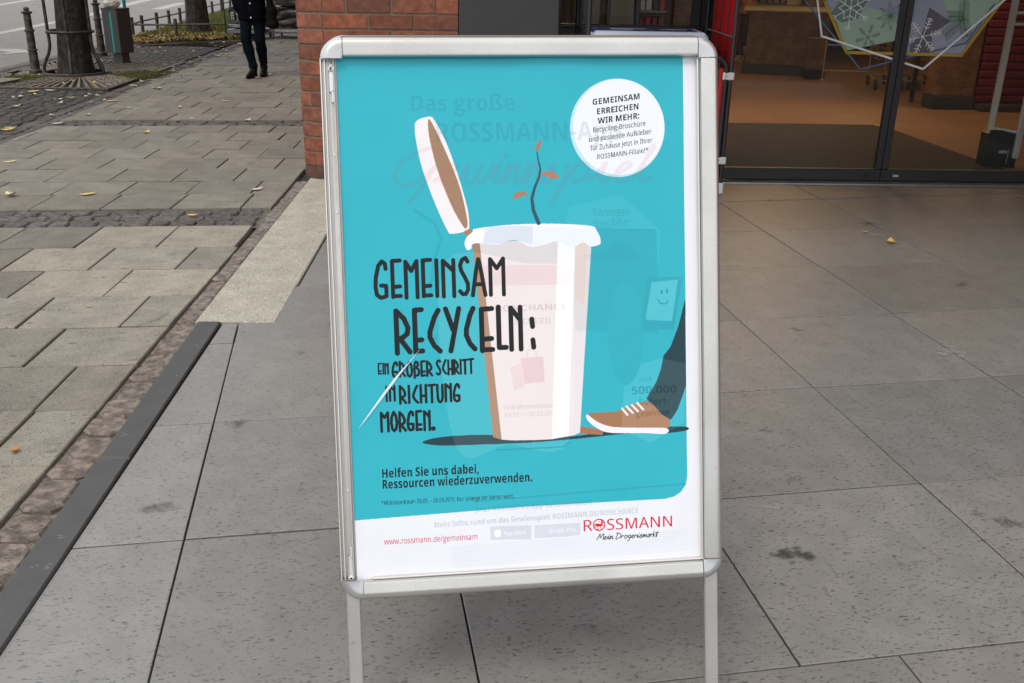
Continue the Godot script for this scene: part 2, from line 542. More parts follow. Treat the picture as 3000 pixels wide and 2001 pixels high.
# ------------------------------------------------------------------ the old pavement of concrete slabs with bands of setts
func build_pavement() -> void:
	var b := mb()
	b.slab(q2([-0.99, -1, -0.99, 40, -4.2, 40, -3.3, 0, -3.0, -1]), -0.12, -0.028, 0.0)
	var pave := struct("pavement", b, M.joint)
	var rows := [1.18, 1.52, 1.86, 2.20, 2.53, 2.85, 3.195, 3.53, 3.87, 4.20, 4.565, -1, 4.90, 5.23, 5.555, 5.90, 6.22, 6.55, 6.875, 7.20, 7.50, -2, 7.76]
	for k in 26: rows.append(7.76 + 0.335 * (k + 1))
	var off := [0.0, .17, 0, .17, .165, .345, .175, .345, .165, .33, .0, 0, .19, .165, .345, .16, .33, .15, .33, .2, 0.1, 0.1]
	var n := 0
	for i in rows.size() - 1:
		var v0: float = rows[i]
		var v1: float = rows[i + 1]
		if v0 < 0.0 or v1 < 0.0: continue
		var o: float = off[i] if i < off.size() else (0.165 if i % 2 else 0.0) + rng.randf_range(-0.03, 0.03)
		var u := -1.10 + 0.345 - (0.345 - o if o > 0.0 else 0.0)
		if o == 0.0: u = -1.10
		while u > -3.6:
			var a := minf(u, -1.10 if v0 < 5.6 else -1.05)
			var w := u - 0.345
			var vm := (v0 + v1) * 0.5
			if w < curb_u(vm) - 0.05:
				w = curb_u(vm)
			if a - w > 0.05 and a > curb_u(vm) + 0.04:
				var sk := 0.08
				var poly := q2([a, v0 + sk * (a + 1.1), w, v0 + sk * (w + 1.1), w, v1 + sk * (w + 1.1), a, v1 + sk * (a + 1.1)])
				var g := rng.randf_range(0.0022, 0.0038)
				var shr := Geometry2D.offset_polygon(poly, -g)
				if shr.size() > 0:
					for k in shr[0].size():
						shr[0][k] += Vector2(rng.randf_range(-1, 1), rng.randf_range(-1, 1)) * 0.0016
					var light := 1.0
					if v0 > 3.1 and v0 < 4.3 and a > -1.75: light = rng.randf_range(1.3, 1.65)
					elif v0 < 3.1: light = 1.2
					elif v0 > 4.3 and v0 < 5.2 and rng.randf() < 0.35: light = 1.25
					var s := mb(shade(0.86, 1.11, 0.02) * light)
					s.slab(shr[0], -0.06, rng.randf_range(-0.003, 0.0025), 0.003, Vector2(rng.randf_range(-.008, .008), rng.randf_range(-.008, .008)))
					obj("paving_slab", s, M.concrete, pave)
					n += 1
			u -= 0.345
	var sand := mb()
	for q in [[-1.10, -1, -0.93, -1, -0.985, 3.22, -1.02, 5.56, -1.10, 5.56], [-1.10, 4.56, -1.10, 4.90, -3.0, 4.748, -3.0, 4.408], [-1.06, 7.51, -1.06, 7.76, -3.27, 7.58, -3.27, 7.33]]:
		var pp := q2(q)
		for i in range(1, pp.size() - 1): sand.tri(Vector3(pp[0].x, -0.0145, pp[0].y), Vector3(pp[i].x, -0.0145, pp[i].y), Vector3(pp[i + 1].x, -0.0145, pp[i + 1].y), Vector3.UP)
	obj("joint_sand", sand, M.sand, pave)
	var k0 := 0
	for q in [[-1.55, 3.33, .05, .015], [-1.25, 3.05, .03, .015], [-1.35, 4.05, .03, .012], [-1.2, 3.9, .025, .012], [-1.62, 2.72, .05, .02], [-1.4, 2.35, .04, .02], [-1.75, 3.62, .05, .02], [-1.3, 5.0, .04, .02], [-1.7, 5.4, .06, .02], [-1.45, 6.0, .05, .03], [-1.9, 6.3, .06, .03], [-1.3, 6.6, .05, .03], [-2.2, 6.9, .06, .03]]:
		blotch(pave, Vector2(q[0], -q[1]), q[2], q[3], M.stain, 71 + k0, 10, 0.0058)
		k0 += 1
	for q in [[-1.75, 3.22, -1.62, 3.36, -1.52, 3.44, -1.43, 3.46], [-1.21, 3.18, -1.16, 3.24, -1.14, 3.32]]:
		var cr := mb()
		for i in range(0, q.size() - 3, 2):
			var d := Vector2(q[i + 3] - q[i + 1], q[i + 2] - q[i]).normalized() * 0.0011
			cr.quad(Vector3(q[i] + d.x, 0.0055, -q[i + 1] + d.y), Vector3(q[i + 2] + d.x, 0.0055, -q[i + 3] + d.y), Vector3(q[i + 2] - d.x, 0.0055, -q[i + 3] - d.y), Vector3(q[i] - d.x, 0.0055, -q[i + 1] - d.y), Vector3.UP)
		obj("crack", cr, M.joint, pave)
	# bands of setts across the pavement
	for band in [[4.575, 4.895, 3, -2.75, 0.115], [7.51, 7.755, 3, -3.25, 0.12]]:
		for k in band[2]:
			var u: float = -1.11 - rng.randf() * 0.06
			while u > band[3]:
				var w: float = band[4] * rng.randf_range(0.8, 1.25)
				var h: float = (band[1] - band[0]) / band[2]
				var v0: float = band[0] + h * k + 0.08 * (u + 1.1) + rng.randf_range(-.008, .008)
				sett(pave, u - w, v0, w - 0.005, h - 0.005, 0.03, "sett", -0.004, shade(0.75, 1.15))
				u -= w
	# the file of setts along the light stone and the strip
	var v := 0.6
	while v < 5.55:
		var h: float = rng.randf_range(0.09, 0.16)
		if v < 3.15:
			sett(pave, -1.097, v, 0.106, h - 0.003, 0.012, "sett", -0.006, Color(1.9, 1.75, 1.6) * rng.randf_range(0.8, 1.1))
		else:
			sett(pave, -1.097, v, 0.070, h - 0.003, 0.012, "sett", -0.006, Color(2.1, 1.95, 1.8) * rng.randf_range(0.8, 1.1))
		v += h
	# the gutter of setts between pavement and tree strip
	v = 1.0
	while v < 9.6:
		var h: float = rng.randf_range(0.10, 0.15)
		for k in 2:
			sett(pave, curb_u(v) - 0.105 * (k + 1), v + k * 0.04, 0.097, h - 0.008, 0.02, "sett", -0.012, shade(0.7, 1.05))
		v += h
	var far := mb()
	while v < 24.0:
		var h: float = rng.randf_range(0.10, 0.15)
		for k in 2:
			far.tint = shade(0.7, 1.05)
			far.slab(q2(sett_outline(curb_u(v) - 0.105 * (k + 1), v + k * 0.04, 0.097, h - 0.008, 0.01)), -0.05, -0.012 + rng.randf_range(-.003, .003), 0.008)
		v += h
	stuff(obj("gutter_setts", far, M.sett, pave))
	# small dark setts of the tree strip
	var sb := mb()
	sb.slab(q2([-3.06, -1.0, -3.6, 13.6, -5.26, 13.9, -5.26, -1.0]), -0.14, -0.019, 0.0)
	var strip := struct("tree_strip_paving", sb, M.joint)
	var st := mb()
	v = -0.9
	while v < 13.9:
		var u: float = curb_u(v) - 0.225 - rng.randf() * 0.05
		while u > -5.16:
			var w := rng.randf_range(0.075, 0.11)
			var gx := (u + 4.28) / 0.76
			var gv := (v - 10.62) / 1.30
			if maxf(absf(gx), absf(gv)) > 0.97:
				st.tint = shade(0.8, 1.3)
				st.uo = Vector2(rng.randf(), rng.randf())
				st.slab(q2(sett_outline(u - w, v, w - 0.006, 0.079, 0.010)), -0.06, -0.009 + rng.randf_range(-.0025, .0025) + 0.004 * sin(u * 3.0 + v), 0.004)
			u -= w
		v += 0.085
	stuff(obj("small_setts", st, M.sett_dark, strip))
	# kerb between the strip and the road
	v = -1.0
	while v < 34.0:
		var k := mb(shade(0.9, 1.1))
		k.slab(q2([-5.17, v, -5.17, v + 0.79, -5.30, v + 0.79, -5.30, v]), -0.2, -0.004, 0.008)
		obj("kerbstone", k, M.sett, strip)
		v += 0.8

func sett_outline(u: float, v: float, w: float, h: float, r: float) -> Array:
	var j := func(): return rng.randf_range(-r, r) * 0.4
	var c := minf(w, h) * 0.22
	return [u + c + j.call(), v + j.call(), u + w - c + j.call(), v + j.call(), u + w + j.call(), v + c, u + w + j.call(), v + h - c, u + w - c, v + h + j.call(), u + c, v + h + j.call(), u + j.call(), v + h - c, u + j.call(), v + c]

func sett(parent: Node3D, u: float, v: float, w: float, h: float, r: float, called: String, y: float, t: Color) -> void:
	var s := mb(t)
	s.slab(q2(sett_outline(u, v, w, h, r * 0.5)), -0.06, y + rng.randf_range(-0.004, 0.004), 0.007, Vector2(rng.randf_range(-.05, .05), rng.randf_range(-.05, .05)))
	obj(called, s, M.sett, parent)

# ------------------------------------------------------------------ light granite border, dark strip
func build_border() -> void:
	var b := mb()
	b.slab(q2([-1.025, 3.2, -0.735, 3.2, -0.735, 7.0, -1.025, 7.0]), -0.12, -0.03, 0.0)
	var bor := struct("stone_border", b, M.joint)
	for s in [[3.235, 4.425], [4.433, 5.62], [5.626, 6.8]]:
		var p := mb(shade(0.95, 1.04, 0.01))
		p.slab(q2([-1.024, s[0], -0.742, s[0], -0.742, s[1], -1.024, s[1]]), -0.08, 0.003, 0.004)
		obj("border_stone", p, M.granite, bor)
	var d := mb()
	d.slab(q2([-0.99, -1, -0.885, -1, -0.90, 3.22, -0.99, 3.22]), -0.12, -0.03, 0.0)
	var st := struct("dark_edging", d, M.joint)
	for s in [[-0.8, 1.22], [1.222, 2.224], [2.227, 3.228]]:
		var p := mb(shade(0.95, 1.1, 0.01))
		var x := func(v: float): return -0.866 - 0.022 * (v - 0.6)
		p.slab(q2([x.call(s[0]) - 0.008 - 0.080, s[0], x.call(s[0]) - 0.008, s[0], x.call(s[1]) - 0.008, s[1], x.call(s[1]) - 0.088, s[1]]), -0.07, 0.006, 0.004)
		obj("edging_stone", p, M.basalt, st)
	var k := 0
	for q in [[-0.925, 1.75, .016, .010], [-0.93, 1.86, .02, .008], [-0.965, 2.35, .02, .008], [-0.95, 2.75, .012, .008], [-0.955, 3.0, .01, .006], [-0.94, 1.3, .012, .01]]:
		blotch(st, Vector2(q[0], -q[1]), q[2], q[3], M.stain_pale, 131 + k, 6, 0.0068)
		k += 1

# ------------------------------------------------------------------ large stone tiles before the shop
func build_forecourt() -> void:
	# area in world axes: right of the strip, up to the threshold
	var b := mb()
	var area := PackedVector2Array()
	var inner := PackedVector2Array()
	for q in [[-0.862, -0.5], [-0.925, 3.222], [-0.736, 3.226], [-0.736, 5.56], [0.40, 5.56], [0.42, 6.2], [1.36, 6.2], [1.36, 5.585], [6.2, 5.585], [6.2, -0.5]]:
		var p := P(q[0], q[1])
		area.append(Vector2(p.x, p.z))
	for tr in Geometry2D.triangulate_polygon(area).size() / 3:
		var ix := Geometry2D.triangulate_polygon(area)
		b.tri(Vector3(area[ix[tr * 3]].x, -0.03, area[ix[tr * 3]].y), Vector3(area[ix[tr * 3 + 1]].x, -0.03, area[ix[tr * 3 + 1]].y), Vector3(area[ix[tr * 3 + 2]].x, -0.03, area[ix[tr * 3 + 2]].y), Vector3.UP)
	var fc := struct("forecourt", b, M.joint, 0.0)
	var cols := [-1.584, -0.984, -0.3834, 0.2018, 0.7992, 1.4053, 2.0139, 2.6135, 3.2135, 3.8135, 4.4135, 5.0135, 5.6135, 6.2135]
	var rows := [-6.7176, -6.1176, -5.5176, -4.9176, -4.3134, -3.7225, -3.1291, -2.5302, -1.9380, -1.3404, -0.7404, -0.14]
	for i in cols.size() - 1:
		for j in rows.size() - 1:
			var sh := 0.2 if j >= 9 else 0.0
			var p := PackedVector2Array([Vector2(cols[i] + sh, rows[j]), Vector2(cols[i + 1] + sh, rows[j]), Vector2(cols[i + 1] + sh, rows[j + 1]), Vector2(cols[i] + sh, rows[j + 1])])
			for c in clip(p, area):
				var g := Geometry2D.offset_polygon(c, -rng.randf_range(0.0018, 0.0034))
				if g.size() == 0 or absf(poly_area(g[0])) < 0.004: continue
				var hull := Geometry2D.convex_hull(g[0])
				hull.remove_at(hull.size() - 1)
				var s := mb(shade(0.88, 1.07, 0.02))
				s.slab(hull, -0.03, rng.randf_range(-0.0012, 0.0012), 0.0012, Vector2(rng.randf_range(-.003, .003), rng.randf_range(-.003, .003)))
				obj("floor_tile", s, M.tile, fc)
	stains(fc)

# gum spots, drips and damp patches: thin blotches lying on the stone
func blotch(parent: Node3D, at: Vector2, rx: float, ry: float, m: Material, sd: int, n: int, y: float) -> void:
	var r := RandomNumberGenerator.new(); r.seed = sd
	var b := mb()
	for k in n:
		var c := at + Vector2(r.randfn(0, rx * 0.55), r.randfn(0, ry * 0.55)) 
		var q := r.randf_range(0.15, 0.5)
		var p := []
		for i in 11:
			var a := TAU * i / 11
			var l := q * r.randf_range(0.55, 1.2)
			p.append(Vector3(c.x + cos(a) * rx * l, y + k * 0.00002, c.y + sin(a) * ry * l))
		for i in 11: b.tri(Vector3(c.x, y + k * 0.00002, c.y), p[i], p[(i + 1) % 11], Vector3.UP)
	obj("stain", b, m, parent)

func stains(fc: Node3D) -> void:
	var k := 0
	for q in [[0.68, 1.81, .040, .026, 6], [0.78, 2.41, .022, .014, 5], [1.23, 1.94, .035, .030, 5], [0.70, 2.00, .018, .012, 3], [0.79, 2.14, .022, .014, 4], [-0.77, 1.99, .034, .022, 6], [-0.69, 2.44, .030, .020, 5], [1.88, 4.50, .06, .025, 5], [1.92, 4.70, .07, .03, 4], [2.39, 5.38, .05, .03, 4], [1.97, 3.74, .06, .022, 4], [1.03, 3.98, .05, .022, 4], [1.57, 5.19, .06, .025, 4], [-0.55, 3.35, .04, .02, 4], [-0.6, 2.95, .02, .015, 3], [1.6, 3.0, .05, .03, 4], [2.3, 3.3, .05, .03, 4], [1.1, 3.2, .03, .02, 3], [0.2, 1.55, .02, .015, 3]]:
		var p := P(q[0], q[1])
		blotch(fc, Vector2(p.x, p.z), q[2], q[3], M.stain_dark if k == 0 else M.stain if k % 4 != 3 else M.stain_pale, 31 + k, q[4] * 3, 0.0028)
		k += 1

func poly_area(p: PackedVector2Array) -> float:
	var a := 0.0
	for i in p.size():
		var q := p[(i + 1) % p.size()]
		a += p[i].x * q.y - q.x * p[i].y
	return a * 0.5

# ------------------------------------------------------------------ building: brick pillar, panels, walls above
func brick_run(parent: Node3D, a: Vector3, b: Vector3, out: Vector3, y0: float, courses: int, lens: Array, first: float, depth: float) -> void:
	# bricks laid from a to b (feet of the face), facing out
	var dir := (b - a)
	var total := dir.length()
	dir = dir.normalized()
	for k in courses:
		var x := 0.0
		var i := 0
		var l: float = lens[k % lens.size()] if first == 0.0 else (first if k % 2 else first * 0.5)
		while x < total - 0.004:
			var w := minf(l, total - x)
			if total - x - w < 0.03: w = total - x
			var s := mb(shade(0.66, 1.18, 0.08))
			var base := Basis(dir, Vector3.UP, out)
			s.xf = Transform3D(base, a + dir * (x + w * 0.5) + Vector3.UP * (y0 + k * 0.0842 + 0.0365) - out * (depth * 0.5 - rng.randf_range(-0.0015, 0.0015)))
			s.box(Vector3.ZERO, Vector3(w - (0.010 if x + w < total - 0.002 else 0.0), 0.0735, depth), 0.0025)
			obj("brick", s, M.brick, parent)
			x += w
			l = 0.2475
			i += 1

func build_building() -> void:
	# brick pillar with a splayed corner
	var t := thing("brick_pillar", "red brick pillar with splayed corner, pale mortar and dark foot beside the pavement", "pillar", P(-0.6, 5.8))
	var o := L(-0.6, 5.8)
	var e0 := L(-1.052, 5.64) - o
	var e1 := L(-0.985, 5.592) - o
	var e2 := L(-0.900, 5.578) - o
	var e3 := L(-0.160, 5.578) - o
	var back := L(-1.052, 6.6) - o
	var core := mb()
	core.xf = Transform3D(Basis(), Vector3(0, 0, 0))
	var ins := 0.006
	core.slab(PackedVector2Array([Vector2(e0.x + ins, e0.z - ins), Vector2(e1.x + ins * .6, e1.z - ins), Vector2(e2.x, e2.z - ins), Vector2(e3.x - .002, e3.z - ins), Vector2(e3.x - .002, back.z), Vector2(back.x + ins, back.z)]), 0.0, 1.88, 0.0)
	obj("mortar", core, M.mortar, t)
	brick_run(t, e2, e3, Vector3(0, 0, 1), 0.0805, 21, [0.128, 0.2475], 0.0, 0.1)
	var f1 := (e2 - e1).cross(Vector3.UP)
	f1 = -f1.normalized() if f1.z < 0.0 else f1.normalized()
	brick_run(t, e1, e2, f1, 0.0805, 21, [0.2], 0.0, 0.06)
	var f0 := (e1 - e0).cross(Vector3.UP)
	f0 = -f0.normalized() if f0.z < 0.0 else f0.normalized()
	brick_run(t, e0, e1, f0, 0.0805, 21, [0.2], 0.0, 0.06)
	brick_run(t, back, e0, Vector3(-1, 0, 0), 0.0805, 21, [0.128, 0.2475], 0.0, 0.06)
	# dark foot course
	for q in [[e0, e1, f0], [e1, e2, f1], [e2, e3, Vector3(0, 0, 1)]]:
		var d: Vector3 = (q[1] - q[0])
		var s := mb(Color(0.42, 0.62, 0.8))
		s.xf = Transform3D(Basis(d.normalized(), Vector3.UP, q[2]), (q[0] + q[1]) * 0.5 + Vector3.UP * 0.042 - q[2] * 0.03)
		s.box(Vector3.ZERO, Vector3(d.length(), 0.070, 0.06), 0.003)
		obj("brick", s, M.brick, t)
	# flat grey panel next to it
	var p := mb()
	p.box(Vector3(0, 0.94, 0), Vector3(0.548, 1.88, 0.62), 0.004)
	var gp := obj("wall_panel", p, M.anthracite)
	gp.position = P(0.117, 5.885) * K; gp.rotation.y = -PHI
	tag(gp, "plain anthracite wall panel between brick pillar and shop window", "panel")
	# alcove window behind the wire cage
	var w := thing("shop_window", "shop window with dark bars behind the wire cage", "window", P(0.88, 6.27))
	var fr := mb()
	fr.box(Vector3(-0.03, 0.41, 0), Vector3(0.93, 0.82, 0.06), 0.0)
	obj("lower_panel", fr, M.dark_frame, w)
	for q in [[-0.455, 0.05], [-0.315, 0.028], [-0.141, 0.022], [0.04, 0.03], [0.402, 0.05], [0.452, 0.04]]:
		var s := mb()
		s.box(Vector3(q[0], 1.36, 0), Vector3(q[1], 1.04, 0.06), 0.003)
		obj("mullion", s, M.dark_frame, w)
	var sl := mb()
	sl.box(Vector3(-0.03, 0.832, 0.012), Vector3(0.93, 0.022, 0.07), 0.003)
	obj("sill", sl, M.dark_frame, w)
	var gl := mb()
	gl.quad(Vector3(-0.45, 0.843, -0.01), Vector3(0.45, 0.843, -0.01), Vector3(0.45, 1.88, -0.01), Vector3(-0.45, 1.88, -0.01), Vector3.BACK)
	obj("pane", gl, M.glass, w)
	# side jamb of the alcove
	var jb := mb()
	jb.box(Vector3(0, 0.94, 0), Vector3(0.026, 1.88, 0.45), 0.003)
	var jo := obj("door_jamb", jb, M.dark_frame)
	jo.position = P(1.362, 5.972) * K; jo.rotation.y = -PHI
	tag(jo, "dark side jamb between the wire cage and the glass door", "jamb")
	# wall of the upper storeys and the side wall along the pavement
	var up := thing("upper_facade", "pale upper storeys of the shop building above the entrance", "facade", P(3.0, 6.1, 1.88))
	var uw := mb()
	uw.box(Vector3(0, 3.2, -0.1), Vector3(8.1, 6.4, 1.1), 0.0)
	obj("wall", uw, M.shop_wall, up)
	var fa := mb()
	fa.box(Vector3(0, 0.18, 0.49), Vector3(8.1, 0.36, 0.08), 0.01)
	obj("fascia", fa, M.anthracite, up)
	var sw := mb()
	sw.box(Vector3(0, 4.14, 0), Vector3(0.12, 8.28, 14.2), 0.0)
	var so := obj("side_wall", sw, M.brick)
	so.position = P(-0.985, 13.72) * K; so.rotation.y = -PHI
	tag(so, "long brick side wall of the shop building behind the pillar", "wall")
	# canopy over the entrance, above the picture
	var cp := thing("entrance_canopy", "flat dark canopy over the shop entrance, above the doors", "canopy", P(3.2, 4.6, 1.98))
	var cb := mb()
	cb.box(Vector3(0, 0.06, 0), Vector3(6.0, 0.12, 1.9), 0.01)
	obj("slab", cb, M.anthracite, cp)
	cb = mb()
	cb.box(Vector3(0, 0.06, 0.97), Vector3(6.02, 0.17, 0.03), 0.004)
	obj("edge_trim", cb, M.aluminium, cp)
	# brick wing that comes forward beyond the entrance
	var wg := thing("brick_wing", "brick wing of the building coming forward at the far side of the entrance", "wall", P(4.1, 3.2))
	cb = mb(); cb.box(Vector3(0, 4.1, 0), Vector3(0.5, 8.2, 4.8), 0.01); obj("wall", cb, M.brick, wg)
	cb = mb(); cb.box(Vector3(-0.012, 0.1, 0), Vector3(0.52, 0.2, 4.82), 0.01); obj("plinth", cb, M.basalt, wg)
	# right-hand wall beyond the doors
	var rw := mb()
	rw.box(Vector3(0, 0.94, 0), Vector3(2.6, 1.88, 0.3), 0.01)
	var ro := obj("front_wall", rw, M.anthracite)
	ro.position = P(4.72, 5.80) * K; ro.rotation.y = -PHI
	tag(ro, "anthracite shop front wall beyond the second glass door", "wall")

# ------------------------------------------------------------------ sliding glass doors with winter stickers
func ribbon(b: Mb, pts: Array, w: float, z: float) -> void:
	for i in range(0, pts.size() - 3, 2):
		var p := Vector2(pts[i], pts[i + 1])
		var q := Vector2(pts[i + 2], pts[i + 3])
		var d := (q - p).normalized()
		var n := d.orthogonal() * w * 0.5
		p -= d * w * 0.3; q += d * w * 0.3
		b.quad(Vector3(p.x + n.x, p.y + n.y, z), Vector3(q.x + n.x, q.y + n.y, z), Vector3(q.x - n.x, q.y - n.y, z), Vector3(p.x - n.x, p.y - n.y, z), Vector3.BACK)

func fan(b: Mb, pts: Array, z: float) -> void:
	var p := PackedVector2Array()
	for i in range(0, pts.size(), 2): p.append(Vector2(pts[i], pts[i + 1]))
	var ix := Geometry2D.triangulate_polygon(p)
	for i in range(0, ix.size(), 3):
		b.tri(Vector3(p[ix[i]].x, p[ix[i]].y, z), Vector3(p[ix[i + 1]].x, p[ix[i + 1]].y, z), Vector3(p[ix[i + 2]].x, p[ix[i + 2]].y, z), Vector3.BACK)

func flake(b: Mb, cx: float, cy: float, r: float, w: float, kind: int, z: float, turn := 0.0) -> void:
	for k in 6 if kind != 2 else 8:
		var a := turn + TAU * k / (6.0 if kind != 2 else 8.0)
		var d := Vector2(cos(a), sin(a))
		var n := d.orthogonal()
		var o := Vector2(cx, cy)
		var tip := o + d * r
		ribbon(b, [o.x, o.y, tip.x, tip.y], w, z)
		if kind == 2:
			var m1 := o + d * r * .5 + n * r * .16
			var m2 := o + d * r * .5 - n * r * .16
			ribbon(b, [o.x, o.y, m1.x, m1.y, tip.x, tip.y, m2.x, m2.y, o.x, o.y], w * .8, z)
			continue
		if kind == 1:
			var h1 := o + d * r * .36
			var d2 := Vector2(cos(a + TAU / 12), sin(a + TAU / 12))
			var h2 := o + d2 * r * .60
			var d3 := Vector2(cos(a + TAU / 6), sin(a + TAU / 6))
			var h3 := o + d3 * r * .36
			ribbon(b, [h1.x, h1.y, h2.x, h2.y, h3.x, h3.y], w, z)
		for f in [0.45, 0.65] if kind == 0 else []:
			for sg in [-1.0, 1.0]:
				var p: Vector2 = o + d * r * f
				var q: Vector2 = p + (d * 0.7 + n * sg).normalized() * r * 0.20
				ribbon(b, [p.x, p.y, q.x, q.y], w, z)
		for sg in [-1.0, 1.0]:
			var p := o + d * r * 0.80
			var q: Vector2 = p + (d + n * sg * 0.9) * r * 0.16
			var e := tip + d * r * 0.04
			ribbon(b, [p.x, p.y, q.x, q.y, e.x, e.y], w * 0.8, z)

func clipx(pts: Array, lo: float, hi: float) -> Array:
	var p := PackedVector2Array()
	for i in range(0, pts.size(), 2): p.append(Vector2(pts[i], pts[i + 1]))
	var r := Geometry2D.intersect_polygons(p, PackedVector2Array([Vector2(lo, 0), Vector2(hi, 0), Vector2(hi, 3), Vector2(lo, 3)]))
	var o := []
	if r.size():
		for q in r[0]: o += [q.x, q.y]
	return o

func outline_band(b: Mb, pts: Array, w: float, lo: float, hi: float, z: float) -> void:
	for i in range(0, pts.size() - 3, 2):
		var p := Vector2(pts[i], pts[i + 1])
		var q := Vector2(pts[i + 2], pts[i + 3])
		var d := (q - p).normalized()
		var n := d.orthogonal() * w * 0.5
		p -= d * w * 0.35; q += d * w * 0.35
		var c := clipx([p.x + n.x, p.y + n.y, q.x + n.x, q.y + n.y, q.x - n.x, q.y - n.y, p.x - n.x, p.y - n.y], lo, hi)
		if c.size() >= 6: fan(b, c, z)

func build_doors() -> void:
	# metal threshold
	var th := mb()
	th.box(Vector3(0, 0.004, 0.055), Vector3(4.7, 0.012, 0.022), 0.003)
	th.box(Vector3(0, 0.002, 0.022), Vector3(4.7, 0.016, 0.03), 0.003)
	th.box(Vector3(0, -0.004, 0.03), Vector3(4.7, 0.012, 0.11), 0.0)
	var to := struct("door_threshold", th, M.steel_strip)
	to.position = P(3.73, 5.69) * K
	for side in 2:
		var lo := 1.345 if side == 0 else 2.358
		var hi := 2.354 if side == 0 else 3.40
		var lab := "glass sliding door next to the wire cage, carrying most of the green sticker" if side == 0 else "glass sliding door in front of the security gate, lilac sticker on it"
		var t := thing("sliding_door", lab, "door", P(0, 5.72), -PHI, "sliding glass doors of the shop")
		var a := mb()
		a.box(Vector3((lo + hi) * .5, 0.045, 0), Vector3(hi - lo, 0.068, 0.04), 0.003)
		obj("bottom_rail", a, M.dark_frame, t)
		var b := mb()
		b.box(Vector3((lo + hi) * .5, 1.84, 0), Vector3(hi - lo, 0.06, 0.04), 0.003)
		obj("top_rail", b, M.dark_frame, t)
		for x in [lo + 0.0175, hi - 0.0175]:
			var c := mb()
			c.box(Vector3(x, 0.945, 0.0), Vector3(0.035, 1.73, 0.042), 0.003)
			obj("stile", c, M.dark_frame, t)
		var g := mb()
		g.quad(Vector3(lo + .02, 0.07, 0), Vector3(hi - .02, 0.07, 0), Vector3(hi - .02, 1.82, 0), Vector3(lo + .02, 1.82, 0), Vector3.BACK)
		var pane := obj("pane", g, M.glass, t)
		var lk := mb()
		lk.box(Vector3(2.266 if side == 0 else 2.446, 0.042, 0.021), Vector3(0.034, 0.014, 0.006), 0.002)
		obj("lock", lk, M.dark_metal if side == 0 else M.zinc, t)
		# stickers on the glass
		var x0 := lo + 0.036
		var x1 := hi - 0.036
		var z := 0.003
		if side == 0:
			var f := mb(); fan(f, [1.882, 1.06, 1.895, 1.022, 1.94, 0.94, 2.318, 0.94, 2.318, 1.6, 1.70, 1.6], z); obj("lilac_sticker", f, M.decal_lilac, pane)
			f = mb(); fan(f, [1.955, 0.935, 2.051, 0.755, 2.318, 0.813, 2.318, 0.945, 2.12, 0.995, 2.02, 0.93], z + .002); obj("green_sticker", f, M.decal_green, pane)
			f = mb(); fan(f, [1.93, 0.955, 2.0, 0.905, 2.09, 0.93, 2.13, 1.03, 2.0, 1.06], z + .004); obj("teal_sticker", f, M.decal_teal, pane)
			f = mb(); flake(f, 2.04, 0.985, 0.112, 0.0040, 1, z + .006, PI / 2); obj("snowflake", f, M.decal_white, pane)
			f = mb(); flake(f, 2.160, 0.828, 0.066, 0.0045, 0, z + .006, 0.3); obj("snowflake", f, M.decal_pine, pane)
			f = mb(); flake(f, 2.272, 0.945, 0.078, 0.0035, 2, z + .006, 0.2); obj("star_flower", f, M.decal_pine, pane)
		else:
			var f := mb(); fan(f, [2.394, 0.735, 2.714, 0.748, 2.80, 0.90, 2.893, 1.05, 2.394, 1.05], z); obj("lilac_sticker", f, M.decal_lilac, pane)
			f = mb(); fan(f, [2.62, 0.93, 2.70, 0.89, 2.78, 0.885, 2.893, 1.05, 2.55, 1.05], z + .002); obj("green_sticker", f, M.decal_green, pane)
			f = mb(); fan(f, [2.486, 0.996, 2.621, 0.922, 2.533, 0.858, 2.53, 0.735, 2.42, 0.735, 2.41, 0.79, 2.47, 0.86], z + .004); obj("dark_sticker", f, M.decal_dark, pane)
			f = mb()
			for br in [[2.68, 1.04, 2.69, 0.93, 2.60, 0.845], [2.69, 0.95, 2.60, 0.95], [2.69, 0.94, 2.73, 0.84]]:
				ribbon(f, br, 0.006, z + .006)
				for i in range(0, br.size() - 3, 2):
					for k in 12:
						var q := Vector2(br[i], br[i + 1]).lerp(Vector2(br[i + 2], br[i + 3]), k / 12.0)
						var d := (Vector2(br[i + 2], br[i + 3]) - Vector2(br[i], br[i + 1])).normalized()
						for sg in [-1.0, 1.0]:
							var e: Vector2 = q + (d * 0.6 + d.orthogonal() * sg).normalized() * 0.035
							ribbon(f, [q.x, q.y, e.x, e.y], 0.004, z + .006)
			obj("pine_twig", f, M.decal_pine, pane)
			f = mb(); flake(f, 2.474, 0.838, 0.100, 0.0042, 0, z + .008, 0.25); obj("snowflake", f, M.decal_white, pane)
		var gb := mb(); outline_band(gb, [1.862, 1.06, 1.884, 1.022, 2.050, 0.745, 2.715, 0.740, 2.905, 1.06], 0.017, x0, x1, z + .010); obj("gold_outline", gb, M.decal_gold, pane)
		var wb := mb(); outline_band(wb, [1.835, 1.08, 1.844, 1.022, 1.894, 0.832, 2.506, 0.661, 2.93, 1.07], 0.011, x0, x1, z + .012); obj("white_outline", wb, M.decal_white, pane)
		var bb := mb(); outline_band(bb, [1.73, 1.06, 1.772, 1.022, 2.144, 0.654, 2.73, 0.808, 2.85, 1.02], 0.009, x0, x1, z + .008); obj("blue_outline", bb, M.decal_blue, pane)

